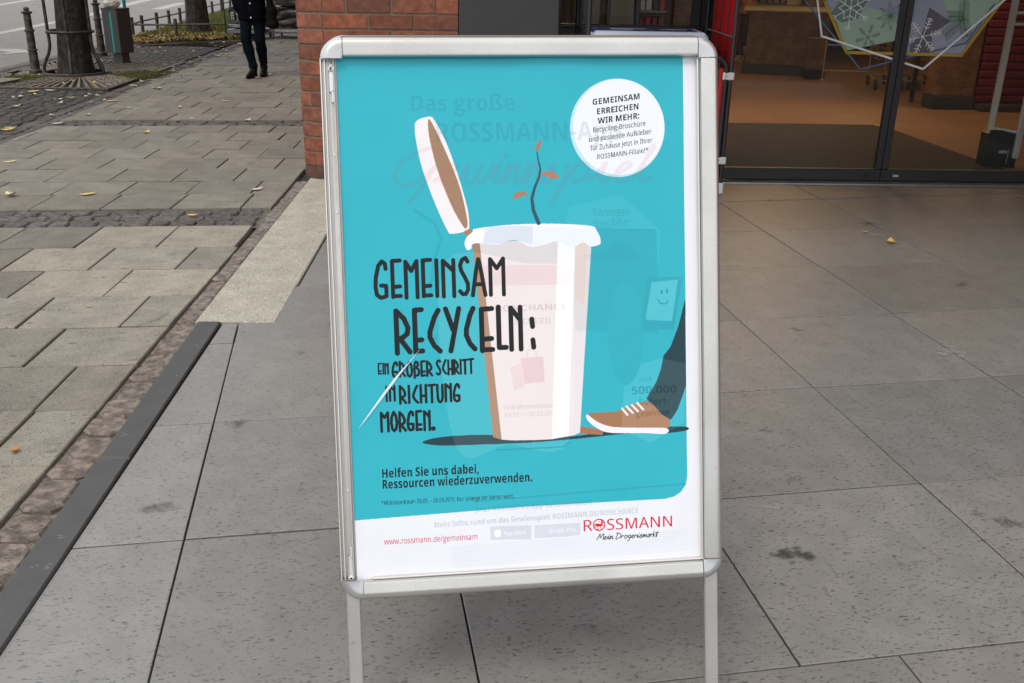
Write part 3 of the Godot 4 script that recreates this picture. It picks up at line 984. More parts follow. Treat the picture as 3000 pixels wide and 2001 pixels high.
# ------------------------------------------------------------------ inside the shop
func box_thing(called: String, label: String, cat: String, at: Vector3, s: Vector3, m: Material, bev := 0.004, group := "", turn := -PHI) -> MeshInstance3D:
	var b := mb()
	b.box(Vector3(0, s.y * 0.5, 0), s, bev)
	var o := obj(called, b, m)
	o.position = at * K; o.rotation.y = turn
	tag(o, label, cat, group)
	return o

func build_interior() -> void:
	var fl := mb()
	fl.slab(q2([-0.92, 5.76, 6.4, 5.76, 6.4, 16.2, -0.92, 16.2]), -0.12, -0.018, 0.0)
	var floor_o := struct("shop_floor", fl, M.shop_floor)
	for i in 13:
		for j in 18:
			var u0 := -0.9 + 0.56 * i
			var v0 := 5.77 + 0.57 * j
			if u0 < 0.8 or (u0 > 5.2 and v0 < 8): continue
			var s := mb(shade(0.96, 1.04, 0.01))
			s.slab(q2([u0, v0, u0 + 0.557, v0, u0 + 0.557, v0 + 0.567, u0, v0 + 0.567]), -0.016, -0.002, 0.001)
			obj("shop_floor_tile", s, M.shop_floor, floor_o)
	var ce := mb()
	ce.box(Vector3(2.75, 2.05, -11.0), Vector3(7.4, 0.2, 10.7), 0.0)
	struct("shop_ceiling", ce, M.shop_wall)
	var bw := mb()
	bw.box(Vector3(2.75, 1.0, -16.2), Vector3(7.4, 2.0, 0.2), 0.0)
	struct("shop_back_wall", bw, M.shop_wall)
	var rw := mb()
	rw.box(Vector3(6.3, 1.0, -11.0), Vector3(0.2, 2.0, 10.4), 0.0)
	struct("shop_right_wall", rw, M.shop_wall)
	# lamps in the ceiling
	for q in [[2.4, 8.25], [4.4, 8.6], [2.4, 11.6], [4.4, 11.6], [0.6, 8.2]]:
		var t := thing("ceiling_light", "square warm ceiling light panel inside the shop", "ceiling light", P(q[0], q[1], 1.94), -PHI, "ceiling lights in the shop")
		var b := mb(); b.box(Vector3(0, -0.006, 0), Vector3(0.46, 0.012, 0.46), 0.002); obj("frame", b, M.white_plastic, t)
		b = mb(); b.box(Vector3(0, -0.016, 0), Vector3(0.40, 0.008, 0.40), 0.0); obj("diffuser", b, M.lamp, t)
		var l := AreaLight3D.new()
		l.name = "light"; l.area_size = Vector2(0.40, 0.40) * K
		l.light_color = Color(1.0, 0.80, 0.56); l.light_energy = 2.3 if q[0] == 2.4 and q[1] < 9.0 else 0.55; l.area_range = 20.0; l.shadow_enabled = true
		l.position = Vector3(0, -0.024, 0) * K; l.rotation_degrees = Vector3(-90, 0, 0)
		t.add_child(l)
	# entrance mat with a cut corner
	var m := mb()
	m.slab(q2([0.7, 5.77, 3.42, 5.77, 3.32, 6.2, 3.205, 7.62, 3.12, 7.88, 0.7, 7.88]), 0.0, 0.007, 0.003)
	var mo := obj("entrance_mat", m, M.mat_floor)
	mo.rotation.y = -PHI
	tag(mo, "wide dark ribbed entrance mat just behind the glass doors", "mat")
	# checkout counter seen at an angle
	var c := thing("checkout_counter", "wooden checkout counter with dark plinth deep inside the shop", "counter", P(3.32, 13.1), -PHI - 0.27)
	var b := mb(); b.box(Vector3(0.5, 0.055, 0.72), Vector3(0.9, 0.11, 1.55), 0.003); obj("plinth", b, M.plinth, c)
	b = mb(); b.box(Vector3(0.53, 0.40, 0.72), Vector3(0.9, 0.58, 1.55), 0.004); obj("front_panel", b, M.counter_wood, c)
	b = mb(); b.box(Vector3(0.5, 0.70, 0.72), Vector3(0.98, 0.022, 1.62), 0.004); obj("counter_top", b, M.beige, c)
	b = mb(); b.tube([Vector3(0.06, 0.36, 0.10), Vector3(0.06, 1.1, 0.10)], 0.022); obj("rail_post", b, M.gate_grey, c)
	var e := thing("counter_end_block", "brown end block of the checkout counter with black foot", "counter", P(3.68, 11.22))
	b = mb(); b.box(Vector3(0, 0.05, 0), Vector3(0.21, 0.10, 0.16), 0.003); obj("plinth", b, M.gate_base, e)
	b = mb(); b.box(Vector3(0, 0.27, 0), Vector3(0.19, 0.34, 0.15), 0.004); obj("front_panel", b, M.counter_wood, e)
	# thin barrier post
	var bp := thing("barrier_post", "thin metal barrier post with a low rail before the checkout", "post", P(3.75, 11.1))
	b = mb(); b.tube([Vector3(0, 0, 0), Vector3(0, 0.42, 0)], 0.008, 0.008, 8); b.lathe(Vector3.ZERO, [Vector2(0.03, 0), Vector2(0.03, 0.008), Vector2(0.008, 0.014)], 10); obj("post", b, M.gate_grey, bp)
	b = mb(); b.tube([Vector3(0.0, 0.10, 0.0), Vector3(0.5, 0.10, 0.02)], 0.006); obj("rail", b, M.gate_grey, bp)
	# paper bags standing on the counter
	box_thing("paper_bag", "folded cream paper bags standing on the checkout counter", "paper bag", P(3.86, 12.85, 0.712), Vector3(0.18, 0.30, 0.05), M.beige, 0.006, "", -PHI - 0.4)
	box_thing("carton", "brown carton beside the paper bags on the counter", "carton", P(4.08, 12.72, 0.712), Vector3(0.22, 0.22, 0.2), M.counter_wood, 0.006, "", -PHI - 0.2)
	# goods on a rack behind the counter
	var dr := thing("display_rack", "dim rack of small goods with white tags behind the checkout counter", "rack", P(3.75, 13.75))
	b = mb(); b.box(Vector3(0, 0.75, -0.06), Vector3(1.1, 1.5, 0.03), 0.003); obj("backboard", b, M.counter_wood, dr)
	for y in [0.74, 0.90, 1.06]:
		b = mb(); b.box(Vector3(0, y - 0.04, 0), Vector3(1.1, 0.012, 0.12), 0.002); obj("shelf_board", b, M.beige, dr)
		for k in 12:
			var hgt := rng.randf_range(0.06, 0.11)
			b = mb([Color(.30, .05, .06), Color(.05, .05, .06), Color(.5, .48, .42), Color(.32, .22, .06), Color(.08, .12, .2)][rng.randi() % 5])
			b.box(Vector3(-0.5 + k * 0.09, y - 0.034 + hgt * 0.5, 0.0), Vector3(rng.randf_range(.04, .075), hgt, 0.06), 0.004); obj("goods_box", b, M.coloured, dr)
	# nested shopping trolleys
	var tr := make_trolley("shopping trolley at the front of the nested row in the shop")
	tr.position = P(4.22, 10.5) * K; tr.rotation.y = -PHI - 0.2
	dup(tr, P(4.42, 10.56), -PHI - 0.2, "second shopping trolley in the nested row, in the middle")
	dup(tr, P(4.62, 10.62), -PHI - 0.2, "last shopping trolley of the nested row, nearest the red shelf")
	# wooden column with dark foot
	var wc := thing("wooden_column", "square wood-clad column with dark plinth between trolleys and red shelf", "column", P(4.215, 8.98))
	b = mb(); b.box(Vector3(0, 0.058, 0), Vector3(0.38, 0.116, 0.22), 0.003); obj("plinth", b, M.plinth, wc)
	b = mb(); b.box(Vector3(0, 1.03, 0), Vector3(0.36, 1.82, 0.21), 0.004); obj("cladding", b, M.counter_wood, wc)
	var fp := thing("sign_stand", "slim black floor stand on a castor foot left of the wooden column", "stand", P(4.02, 9.3))
	b = mb(); b.box(Vector3(0, 0.28, 0), Vector3(0.035, 0.46, 0.03), 0.003); obj("post", b, M.gate_base, fp)
	b = mb(); b.xf = Transform3D(Basis(Vector3.RIGHT, PI / 2), Vector3(0, 0.025, 0)); b.lathe(Vector3(0, -0.01, 0), [Vector2(0.025, 0), Vector2(0.025, 0.02), Vector2(0, 0.02)], 12); obj("castor", b, M.rubber, fp)
	# red slatted shelf wall
	var rs := thing("red_shelf", "dark red slatted shelf wall at the side of the shop", "shelf", P(5.05, 8.9))
	b = mb(); b.box(Vector3(0, 0.95, -0.06), Vector3(1.25, 1.9, 0.05), 0.0); obj("backboard", b, M.shelf_red, rs)
	for k in 17:
		b = mb(); b.box(Vector3(0, 0.10 + k * 0.072, 0), Vector3(1.25, 0.058, 0.06), 0.008)
		obj("slat", b, M.shelf_red, rs)
	b = mb(); b.box(Vector3(0, 0.03, 0.05), Vector3(1.25, 0.06, 0.2), 0.004); obj("plinth", b, M.plinth, rs)
	# anti-theft gate
	var ag := thing("security_gate", "grey looped security gate with black foot by the entrance mat", "security gate", P(3.335, 6.27))
	b = mb(); b.slab(PackedVector2Array([Vector2(-0.105, -0.05), Vector2(0.105, -0.05), Vector2(0.105, 0.05), Vector2(-0.105, 0.05)]), 0.0, 0.16, 0.0)
	b.slab(PackedVector2Array([Vector2(-0.105, -0.05), Vector2(0.105, -0.05), Vector2(0.105, 0.05), Vector2(-0.105, 0.05)]), 0.162, 0.235, 0.02)
	obj("foot", b, M.gate_base, ag)
	for x in [-0.075, 0.092]:
		b = mb(); b.box(Vector3(x, 0.67, 0.0 if x < 0 else 0.06), Vector3(0.040, 0.9 if x < 0 else 1.22, 0.03), 0.006); obj("post", b, M.gate_grey, ag)
	for y in [0.245, 0.885, 0.952]:
		b = mb(); b.tube([Vector3(-0.066, y, 0.0), Vector3(0.096, y - (0.02 if y < 0.3 else 0.0), 0.055)], 0.010); obj("bar", b, M.gate_grey, ag)
	b = mb(); b.box(Vector3(0.01, 0.10, 0.052), Vector3(0.055, 0.02, 0.003), 0.001); b.box(Vector3(0.045, 0.07, 0.052), Vector3(0.005, 0.1, 0.003), 0.001); obj("label", b, M.hub_grey, ag)
	# things behind the alcove window
	box_thing("display_board", "pale beige board behind the first window bay", "board", P(0.66, 6.62, 0.0), Vector3(0.13, 1.9, 0.03), M.beige, 0.003)
	box_thing("wide_board", "wider pale beige board behind the second window bay", "board", P(0.86, 6.62, 0.0), Vector3(0.17, 1.9, 0.03), M.beige, 0.003)
	var sh := thing("cosmetics_shelf", "small lit shelf of goods seen through the window above the cage", "shelf", P(1.08, 6.9))
	b = mb(); b.box(Vector3(0, 0.62, -0.10), Vector3(0.24, 1.24, 0.02), 0.0); obj("backboard", b, M.gate_base, sh)
	b = mb(); b.box(Vector3(-0.13, 0.62, 0), Vector3(0.018, 1.24, 0.2), 0.002); obj("side_board", b, M.beige, sh)
	for y in [0.62, 0.785, 0.895, 1.0]:
		b = mb(); b.box(Vector3(0, y, 0), Vector3(0.24, 0.014, 0.18), 0.002); obj("shelf_board", b, M.beige, sh)
		for k in 5:
			b = mb([Color(.5, .05, .05), Color(.05, .05, .06), Color(.7, .7, .68), Color(.3, .06, .08), Color(.1, .1, .12)][rng.randi() % 5])
			b.box(Vector3(-0.09 + k * 0.045, y + 0.04, 0.03), Vector3(0.036, 0.065, 0.06), 0.004)
			obj("goods_box", b, M.coloured, sh)
	box_thing("brown_display", "brown cardboard display right of the lit shelf behind the window", "display", P(1.34, 6.9), Vector3(0.2, 1.15, 0.2), M.counter_wood, 0.004)

func make_trolley(label: String) -> Node3D:
	var t := thing("shopping_trolley", label, "trolley", Vector3.ZERO, -PHI, "nested shopping trolleys")
	var b := mb()
	for x in [-0.13, 0.13]:
		b.tube([Vector3(x, 0.09, 0.28), Vector3(x, 0.10, -0.25), Vector3(x, 0.42, -0.30), Vector3(x, 0.72, -0.36)], 0.010)
	b.tube([Vector3(-0.13, 0.10, -0.25), Vector3(0.13, 0.10, -0.25)], 0.008)
	b.tube([Vector3(-0.13, 0.09, 0.26), Vector3(0.13, 0.09, 0.26)], 0.008)
	obj("chassis", b, M.hub_grey, t)
	b = mb()
	for k in 6:
		var y := 0.30 + k * 0.06
		b.tube([Vector3(-0.15, y, 0.25), Vector3(0.15, y, 0.25), Vector3(0.17, y, -0.3), Vector3(-0.17, y, -0.3)], 0.003, 0.003, 5, true)
	for k in 9:
		b.tube([Vector3(-0.16 + k * 0.04, 0.30, 0.25), Vector3(-0.16 + k * 0.04, 0.60, 0.25)], 0.0025, 0.0025, 5)
		b.tube([Vector3(-0.15, 0.30, 0.25 - k * 0.065), Vector3(-0.155, 0.60, 0.25 - k * 0.065)], 0.0025, 0.0025, 5)
		b.tube([Vector3(0.15, 0.30, 0.25 - k * 0.065), Vector3(0.155, 0.60, 0.25 - k * 0.065)], 0.0025, 0.0025, 5)
	obj("basket", b, M.hub_grey, t)
	b = mb(); b.tube([Vector3(-0.16, 0.73, -0.36), Vector3(0.16, 0.73, -0.36)], 0.013); obj("handle", b, M.shelf_red, t)
	for x in [-0.13, 0.13]:
		for z in [-0.23, 0.26]:
			b = mb()
			b.xf = Transform3D(Basis(Vector3.BACK, PI / 2), Vector3(x, 0.054, z))
			b.lathe(Vector3(0, -0.011, 0), [Vector2(0, 0), Vector2(0.054, 0), Vector2(0.054, 0.026), Vector2(0, 0.026)], 16)
			obj("wheel", b, M.rubber, t)
	return t

# ------------------------------------------------------------------ the A-frame sign
func arc_section(w: float, d: float) -> PackedVector2Array:
	# across the bar: x from the inner edge (0) to the outer edge (w), y is height above the back
	var s := PackedVector2Array([Vector2(0, 0), Vector2(0, d * 0.55), Vector2(w * 0.05, d * 0.82), Vector2(w * 0.12, d * 0.86), Vector2(w * 0.55, d * 0.98)])
	for k in 8:
		var a := PI / 2 * k / 7.0
		s.append(Vector2(w * 0.62 + w * 0.38 * sin(a), d * 0.15 + d * 0.85 * cos(a)))
	s.append(Vector2(w, 0))
	return s

func smooth_bar(b: Mb, from: Vector3, to: Vector3, ea: Vector3, w: float, d: float, eb := Vector3.BACK) -> void:
	var s := arc_section(w, d)
	var m := s.size()
	for i in m - 1:
		var n := []
		for k in [i, i + 1]:
			var e: Vector2 = s[mini(k + 1, m - 1)] - s[maxi(k - 1, 0)]
			if i < 4: e = s[i + 1] - s[i]
			var o := Vector2(-e.y, e.x)
			n.append((ea * o.x + eb * o.y).normalized())
		var p0 := ea * s[i].x + eb * s[i].y
		var p1 := ea * s[i + 1].x + eb * s[i + 1].y
		b.quad4([from + p0, from + p1, to + p1, to + p0], [n[0], n[1], n[1], n[0]], n[0] + n[1])
	b.quad(from, from + ea * w, to + ea * w, to, -eb)
	for i in range(1, m - 1):
		b.tri(from + ea * s[0].x + eb * s[0].y, from + ea * s[i].x + eb * s[i].y, from + ea * s[i + 1].x + eb * s[i + 1].y, from - to)
		b.tri(to + ea * s[0].x + eb * s[0].y, to + ea * s[i].x + eb * s[i].y, to + ea * s[i + 1].x + eb * s[i + 1].y, to - from)

func corner(b: Mb, o: Vector3, a0: float, w: float, d: float, eb := 1.0) -> void:
	var s := arc_section(w, d)
	var m := s.size()
	var seg := 9
	for i in m - 1:
		for k in seg:
			var q := []
			var n := []
			for pr in [[i, k], [i + 1, k], [i + 1, k + 1], [i, k + 1]]:
				var a: float = a0 + PI / 2 * pr[1] / seg
				var dir := Vector3(cos(a), sin(a), 0)
				var e: Vector2 = s[mini(pr[0] + 1, m - 1)] - s[maxi(pr[0] - 1, 0)]
				if i < 4: e = s[i + 1] - s[i]
				q.append(o + dir * s[pr[0]].x + Vector3(0, 0, s[pr[0]].y * eb))
				n.append((dir * -e.y + Vector3(0, 0, e.x * eb)).normalized())
			b.quad4(q, n, n[0] + n[1] + n[2])

func build_sign() -> void:
	var t := thing("pavement_sign", "silver A-frame pavement sign holding a turquoise recycling poster with a bin", "sign", Vector3.ZERO, 0.0)
	t.rotation_degrees = Vector3(-17.132, -3.362, 0.581)
	var foot := 0.2495
	t.position = (Vector3(0.28816, 1.2185 - 0.98028, -1.32681) - t.basis.y * foot) * K
	var w := 0.032
	var d := 0.014
	var F := Vector3(0, foot, 0)
	var H := 0.9016
	var X := 0.32
	var b := mb()
	smooth_bar(b, F + Vector3(-X + 0.0362, H - w, 0), F + Vector3(X - 0.0362, H - w, 0), Vector3.UP, w, d)
	obj("top_profile", b, M.aluminium, t)
	b = mb()
	smooth_bar(b, F + Vector3(-X + 0.0362, w, 0), F + Vector3(X - 0.0362, w, 0), Vector3.DOWN, w, d)
	obj("bottom_profile", b, M.aluminium, t)
	b = mb()
	smooth_bar(b, F + Vector3(X - w, 0.0362, 0), F + Vector3(X - w, H - 0.0362, 0), Vector3.RIGHT, w, d)
	obj("side_profile", b, M.aluminium, t)
	# thin inner lips of the closed profiles
	b = mb()
	b.box(F + Vector3(X - w - 0.002, H * 0.5, 0.003), Vector3(0.003, H - 0.07, 0.006), 0.001)
	b.box(F + Vector3(0.01, w + 0.002, 0.003), Vector3(X * 2 - 0.08, 0.003, 0.006), 0.001)
	obj("clamping_lip", b, M.alu_groove, t)
	# the side whose snap profile is off: open channel
	var ch := thing_part("open_channel", t)
	for q in [[-0.3190, 0.0022, 0.012], [-0.3135, 0.0028, 0.010], [-0.3085, 0.0016, 0.007], [-0.2995, 0.0018, 0.008], [-0.2962, 0.0014, 0.005]]:
		b = mb()
		b.box(F + Vector3(q[0], H * 0.5, q[2] * 0.5 - 0.004), Vector3(q[1], H - 0.068, q[2]), 0.0006)
		obj("rib", b, M.alu_groove, ch)
	b = mb()
	b.box(F + Vector3(-0.3075, H * 0.5, -0.0065), Vector3(0.025, H - 0.066, 0.005), 0.0)
	obj("channel_floor", b, M.alu_groove, ch)
	for y in [H - 0.075, 0.062]:
		b = mb()
		var sy := 1.0 if y > 0.4 else -1.0
		b.box(F + Vector3(-0.304, y + 0.012 * sy, -0.0005), Vector3(0.0075, 0.044, 0.004), 0.001)
		b.box(F + Vector3(-0.3025, y - 0.016 * sy, -0.0005), Vector3(0.0045, 0.02, 0.004), 0.001)
		obj("bracket", b, M.zinc, ch)
		b = mb()
		b.xf = Transform3D(Basis(Vector3.RIGHT, PI / 2), F + Vector3(-0.304, y + 0.026 * sy, 0.0015))
		b.lathe(Vector3.ZERO, [Vector2(0.0046, 0), Vector2(0.0044, 0.0022), Vector2(0.0025, 0.003), Vector2(0.002, 0.001), Vector2(0, 0.001)], 14)
		obj("screw", b, M.zinc, ch)
		b = mb()
		b.xf = Transform3D(Basis(Vector3.RIGHT, PI / 2), F + Vector3(-0.304, y + 0.026 * sy, 0.0022))
		b.lathe(Vector3.ZERO, [Vector2(0.0017, 0), Vector2(0.0017, 0.0006), Vector2(0, 0.0006)], 8)
		obj("screw_hole", b, M.dark_metal, ch)
	for y in [0.72, 0.63, 0.18]:
		b = mb()
		b.xf = Transform3D(Basis(Vector3.RIGHT, PI / 2), F + Vector3(-0.304, y, -0.004))
		b.lathe(Vector3.ZERO, [Vector2(0.0028, 0), Vector2(0.0024, 0.0014), Vector2(0, 0.0016)], 10)
		obj("rivet", b, M.zinc, ch)
	# rounded corner caps
	for q in [[-1, 1, PI / 2], [1, 1, 0.0], [1, -1, -PI / 2], [-1, -1, PI]]:
		b = mb()
		var inx: float = X - w - 0.003
		var o := F + Vector3(q[0] * inx, H - w - 0.003 if q[1] > 0 else w + 0.003, 0.0)
		corner(b, o, q[2], w + 0.003, d + 0.0012)
		obj("corner_cap", b, M.cap_plastic, t)
		# shadow gap where the cap meets the bars is a real seam: 1 mm
	# board, poster, clear sheet
	b = mb()
	b.box(F + Vector3(0, H * 0.5, -0.0065), Vector3(X * 2 - 0.03, H - 0.03, 0.005), 0.0)
	obj("backing_board", b, M.white_plastic, t)
	b = mb()
	var x0 := -0.2952
	var x1 := 0.2892
	var y0 := 0.026
	var y1 := 0.870
	var nz := FastNoiseLite.new(); nz.seed = 77; nz.frequency = 5.0
	var cols := 40
	var rws := 56
	var pt := []
	for j in rws + 1:
		var r := []
		for i in cols + 1:
			var x := lerpf(x0, x1, float(i) / cols)
			var y := lerpf(y0, y1, float(j) / rws)
			var wv := nz.get_noise_2d(x * 0.9, y * 0.7) * 0.0018 + 0.0007 * exp(-(y1 - y) * 14.0) * sin(x * 34.0)
			r.append(F + Vector3(x, y, -0.0022 + wv))
		pt.append(r)
	for j in rws:
		for i in cols:
			var q := [pt[j][i], pt[j][i + 1], pt[j + 1][i + 1], pt[j + 1][i]]
			var tu := []
			var nn := []
			for k in 4:
				var pp: Vector3 = q[k] - F
				tu.append(Vector2((pp.x * 1000.0 + 300.0) / 596.0, (872.0 - pp.y * 1000.0) / 850.0))
				var e := 0.004
				var h := func(x: float, y: float): return nz.get_noise_2d(x * 0.9, y * 0.7) * 0.0018 + 0.0007 * exp(-(y1 - y) * 14.0) * sin(x * 34.0)
				nn.append(Vector3((h.call(pp.x - e, pp.y) - h.call(pp.x + e, pp.y)) / (2 * e), (h.call(pp.x, pp.y - e) - h.call(pp.x, pp.y + e)) / (2 * e), 1).normalized())
			b.triuv(q[0], q[1], q[2], tu[0], tu[1], tu[2], nn[0], nn[1], nn[2])
			b.triuv(q[0], q[2], q[3], tu[0], tu[2], tu[3], nn[0], nn[2], nn[3])
	var poster := obj("poster", b, M.poster_print, t)
	# tear in the glossy surface
	b = mb()
	var mid := [[-180, 407, 0.6], [-199, 385, 2.0], [-215, 368, 4.2], [-232, 347, 5.4], [-250, 324, 4.6], [-268, 301, 2.6], [-283, 282, 0.5]]
	for i in mid.size() - 1:
		var p := Vector2(mid[i][0], mid[i][1]) * 0.001
		var q := Vector2(mid[i + 1][0], mid[i + 1][1]) * 0.001
		var n := (q - p).orthogonal().normalized()
		var a0: float = mid[i][2] * 0.0004
		var a1: float = mid[i + 1][2] * 0.0004
		b.quad(F + Vector3(p.x + n.x * a0, p.y + n.y * a0, 0.0012), F + Vector3(q.x + n.x * a1, q.y + n.y * a1, 0.0014), F + Vector3(q.x - n.x * a1, q.y - n.y * a1, 0.0010), F + Vector3(p.x - n.x * a0, p.y - n.y * a0, 0.0008), Vector3.BACK)
	obj("tear", b, M.tear_white, poster)
	# legs
	for sx in [-1.0, 1.0]:
		b = mb()
		b.box(Vector3(sx * (X - 0.0175), (foot + 0.03) * 0.5, -0.008), Vector3(0.0235, foot + 0.03, 0.013), 0.002)
		obj("leg", b, M.aluminium, t)
	# rear half, hinged at the top
	var hz := Transform3D(Basis(Vector3.RIGHT, deg_to_rad(34.3)), F + Vector3(0, H - 0.005, -0.020))
	b = mb(); b.xf = hz
	smooth_bar(b, Vector3(-X + 0.036, -0.022, -0.004), Vector3(X - 0.036, -0.022, -0.004), Vector3.UP, w, d, Vector3.FORWARD)
	smooth_bar(b, Vector3(-X + 0.036, -H + 0.05, -0.004), Vector3(X - 0.036, -H + 0.05, -0.004), Vector3.DOWN, w, d, Vector3.FORWARD)
	smooth_bar(b, Vector3(-X + w, -H + 0.06, -0.004), Vector3(-X + w, -0.022, -0.004), Vector3.LEFT, w, d, Vector3.FORWARD)
	smooth_bar(b, Vector3(X - w, -H + 0.06, -0.004), Vector3(X - w, -0.022, -0.004), Vector3.RIGHT, w, d, Vector3.FORWARD)
	obj("rear_frame", b, M.aluminium, t)
	b = mb(); b.xf = hz
	corner(b, Vector3(-X + w + 0.004, -0.022, -0.004), PI / 2, w, d, -1.0)
	obj("rear_corner_cap", b, M.cap_plastic, t)
	b = mb(); b.xf = hz
	corner(b, Vector3(X - w - 0.004, -0.022, -0.004), 0.0, w, d, -1.0)
	obj("rear_corner_cap", b, M.cap_plastic, t)
	b = mb(); b.xf = hz
	b.box(Vector3(0, -H * 0.5 + 0.01, 0.0), Vector3(X * 2 - 0.04, H - 0.05, 0.005), 0.0)
	obj("rear_board", b, M.white_plastic, t)
	for sx in [-1.0, 1.0]:
		b = mb(); b.xf = hz
		b.box(Vector3(sx * (X - 0.0175), -H - (foot - 0.04) * 0.5, 0.006), Vector3(0.0235, foot - 0.02, 0.013), 0.002)
		obj("rear_leg", b, M.aluminium, t)

func thing_part(called: String, parent: Node3D) -> Node3D:
	var o := Node3D.new()
	o.name = called
	parent.add_child(o, true)
	return o

# ------------------------------------------------------------------ wire cage trolley with packs
func build_cage() -> void:
	var t := thing("wire_cage", "dark wire display cage with a red board, beside the glass door", "wire cage", P(0.92, 5.36))
	# local x = u - 0.92, z = 5.36 - v
	var xl := -0.385
	var xr := 0.392
	var zb := -0.70
	var b := mb()
	b.tube([Vector3(xr, 0.06, 0), Vector3(xr, 1.60, 0), Vector3(xr, 1.66, -0.06), Vector3(xr, 1.66, zb + 0.06), Vector3(xr, 1.60, zb), Vector3(xr, 0.06, zb)], 0.0125, 0.0125, 10)
	obj("side_frame", b, M.dark_frame, t)
	b = mb()
	b.tube([Vector3(xl, 0.06, 0), Vector3(xl, 1.60, 0), Vector3(xl, 1.66, -0.06), Vector3(xl, 1.66, zb + 0.06), Vector3(xl, 1.60, zb), Vector3(xl, 0.06, zb)], 0.0125, 0.0125, 10)
	obj("side_frame", b, M.dark_frame, t)
	# front gate with rounded corners
	var gate := []
	var gx := xr - 0.026
	gate.append(Vector3(gx, 0.06, 0.006)); gate.append(Vector3(gx, 0.66, 0.006))
	for k in 6: gate.append(Vector3(gx - 0.07 + 0.07 * cos(PI / 2 * (k + 1) / 6), 0.67 + 0.07 * sin(PI / 2 * (k + 1) / 6), 0.006))
	for k in 7: gate.append(Vector3(-gx + 0.07 - 0.07 * sin(PI / 2 * k / 6), 0.67 + 0.07 * cos(PI / 2 * k / 6), 0.006))
	gate.append(Vector3(-gx, 0.06, 0.006))
	b = mb(); b.tube(gate, 0.0115, 0.0115, 10); obj("gate_frame", b, M.dark_frame, t)
	for x in [xl, xr]:
		for k in 5:
			b = mb()
			b.tube([Vector3(x, 0.10, -0.175 * (k + 1) + 0.0), Vector3(x, 1.66, -0.175 * (k + 1) + 0.0)], 0.0032, 0.0032, 6)
			if 0.175 * (k + 1) < 0.69: obj("wire", b, M.dark_frame, t)
		for y in [0.12, 0.30, 0.48, 0.66, 0.84, 1.25]:
			b = mb()
			b.tube([Vector3(x, y, 0), Vector3(x, y, zb)], 0.0042, 0.0042, 6)
			obj("wire", b, M.dark_frame if y != 0.84 or x < 0 else M.hub_grey, t)
	for k in 9:
		b = mb(); var x := lerpf(-gx + 0.04, gx - 0.04, k / 8.0)
		b.tube([Vector3(x, 0.08, 0.006), Vector3(x, 0.735, 0.006)], 0.003, 0.003, 6)
		obj("wire", b, M.dark_frame, t)
	b = mb(); b.box(Vector3(0, 0.10, zb * 0.5), Vector3(xr - xl, 0.012, -zb), 0.002); obj("base_shelf", b, M.dark_frame, t)
	for x in [xl, xr]:
		for z in [0.0, zb]:
			b = mb(); b.box(Vector3(x + (0.0 if x < 0 else 0.002), 0.031, z + 0.002), Vector3(0.030, 0.062, 0.030), 0.004); obj("foot_cap", b, M.white_plastic, t)
	for y in [0.642, 0.187]:
		b = mb()
		b.box(Vector3(xr - 0.013, y, 0.011), Vector3(0.062, 0.040, 0.012), 0.004)
		obj("clip", b, M.white_plastic, t)
		b = mb(); b.xf = Transform3D(Basis(Vector3.RIGHT, PI / 2), Vector3(xr - 0.02, y, 0.017))
		b.lathe(Vector3.ZERO, [Vector2(0.007, 0), Vector2(0.006, 0.002), Vector2(0.003, 0.001), Vector2(0, 0.001)], 10); obj("screw", b, M.zinc, t)
	# red boards inside the side mesh
	b = mb(); b.box(Vector3(xr + 0.012, 0.9, -0.30), Vector3(0.005, 1.5, 0.60), 0.001); obj("red_board", b, M.red_board, t)
	b = mb(); b.box(Vector3(0.0, 0.40, -0.012), Vector3(xr - xl - 0.06, 0.56, 0.004), 0.001); obj("red_board", b, M.red_board, t)
	# shrink-wrapped packs
	var navy := Color(0.012, 0.03, 0.13)
	for k in 4:
		var h := 0.19
		var pk := thing("tissue_pack", ["lowest blue and white shrink-wrapped pack in the wire cage", "second blue and white pack up in the wire cage", "third blue and white pack, under the top one in the cage", "topmost blue and white shrink-wrapped pack in the wire cage"][k], "pack", P(0.87, 5.54, 0.106 + k * (h - 0.001)), -PHI, "packs stacked in the wire cage")
		b = mb(Color(0.75, 0.80, 0.90)); b.box(Vector3(0, h * 0.5, 0), Vector3(0.62, h - 0.006, 0.33), 0.022); obj("pack_body", b, M.coloured, pk)
		b = mb(navy); b.box(Vector3(-0.02, h * 0.5 + 0.003, -0.03), Vector3(0.565, h - 0.005, 0.235), 0.004); obj("blue_print", b, M.coloured, pk)
		b = mb(Color(0.25, 0.62, 0.85)); b.box(Vector3(0.297, h * 0.5, 0.03), Vector3(0.032, h * 0.8, 0.26), 0.01); obj("side_print", b, M.coloured, pk)
		if k == 3:
			for q in [[-0.20, -0.03, 0.20], [-0.20, 0.03, 0.12], [0.08, 0.0, 0.14]]:
				b = mb(Color(0.75, 0.78, 0.85)); b.box(Vector3(q[0] + q[2] * 0.5, h + 0.001, q[1]), Vector3(q[2], 0.001, 0.012), 0.0)
				obj("white_print", b, M.coloured, pk)

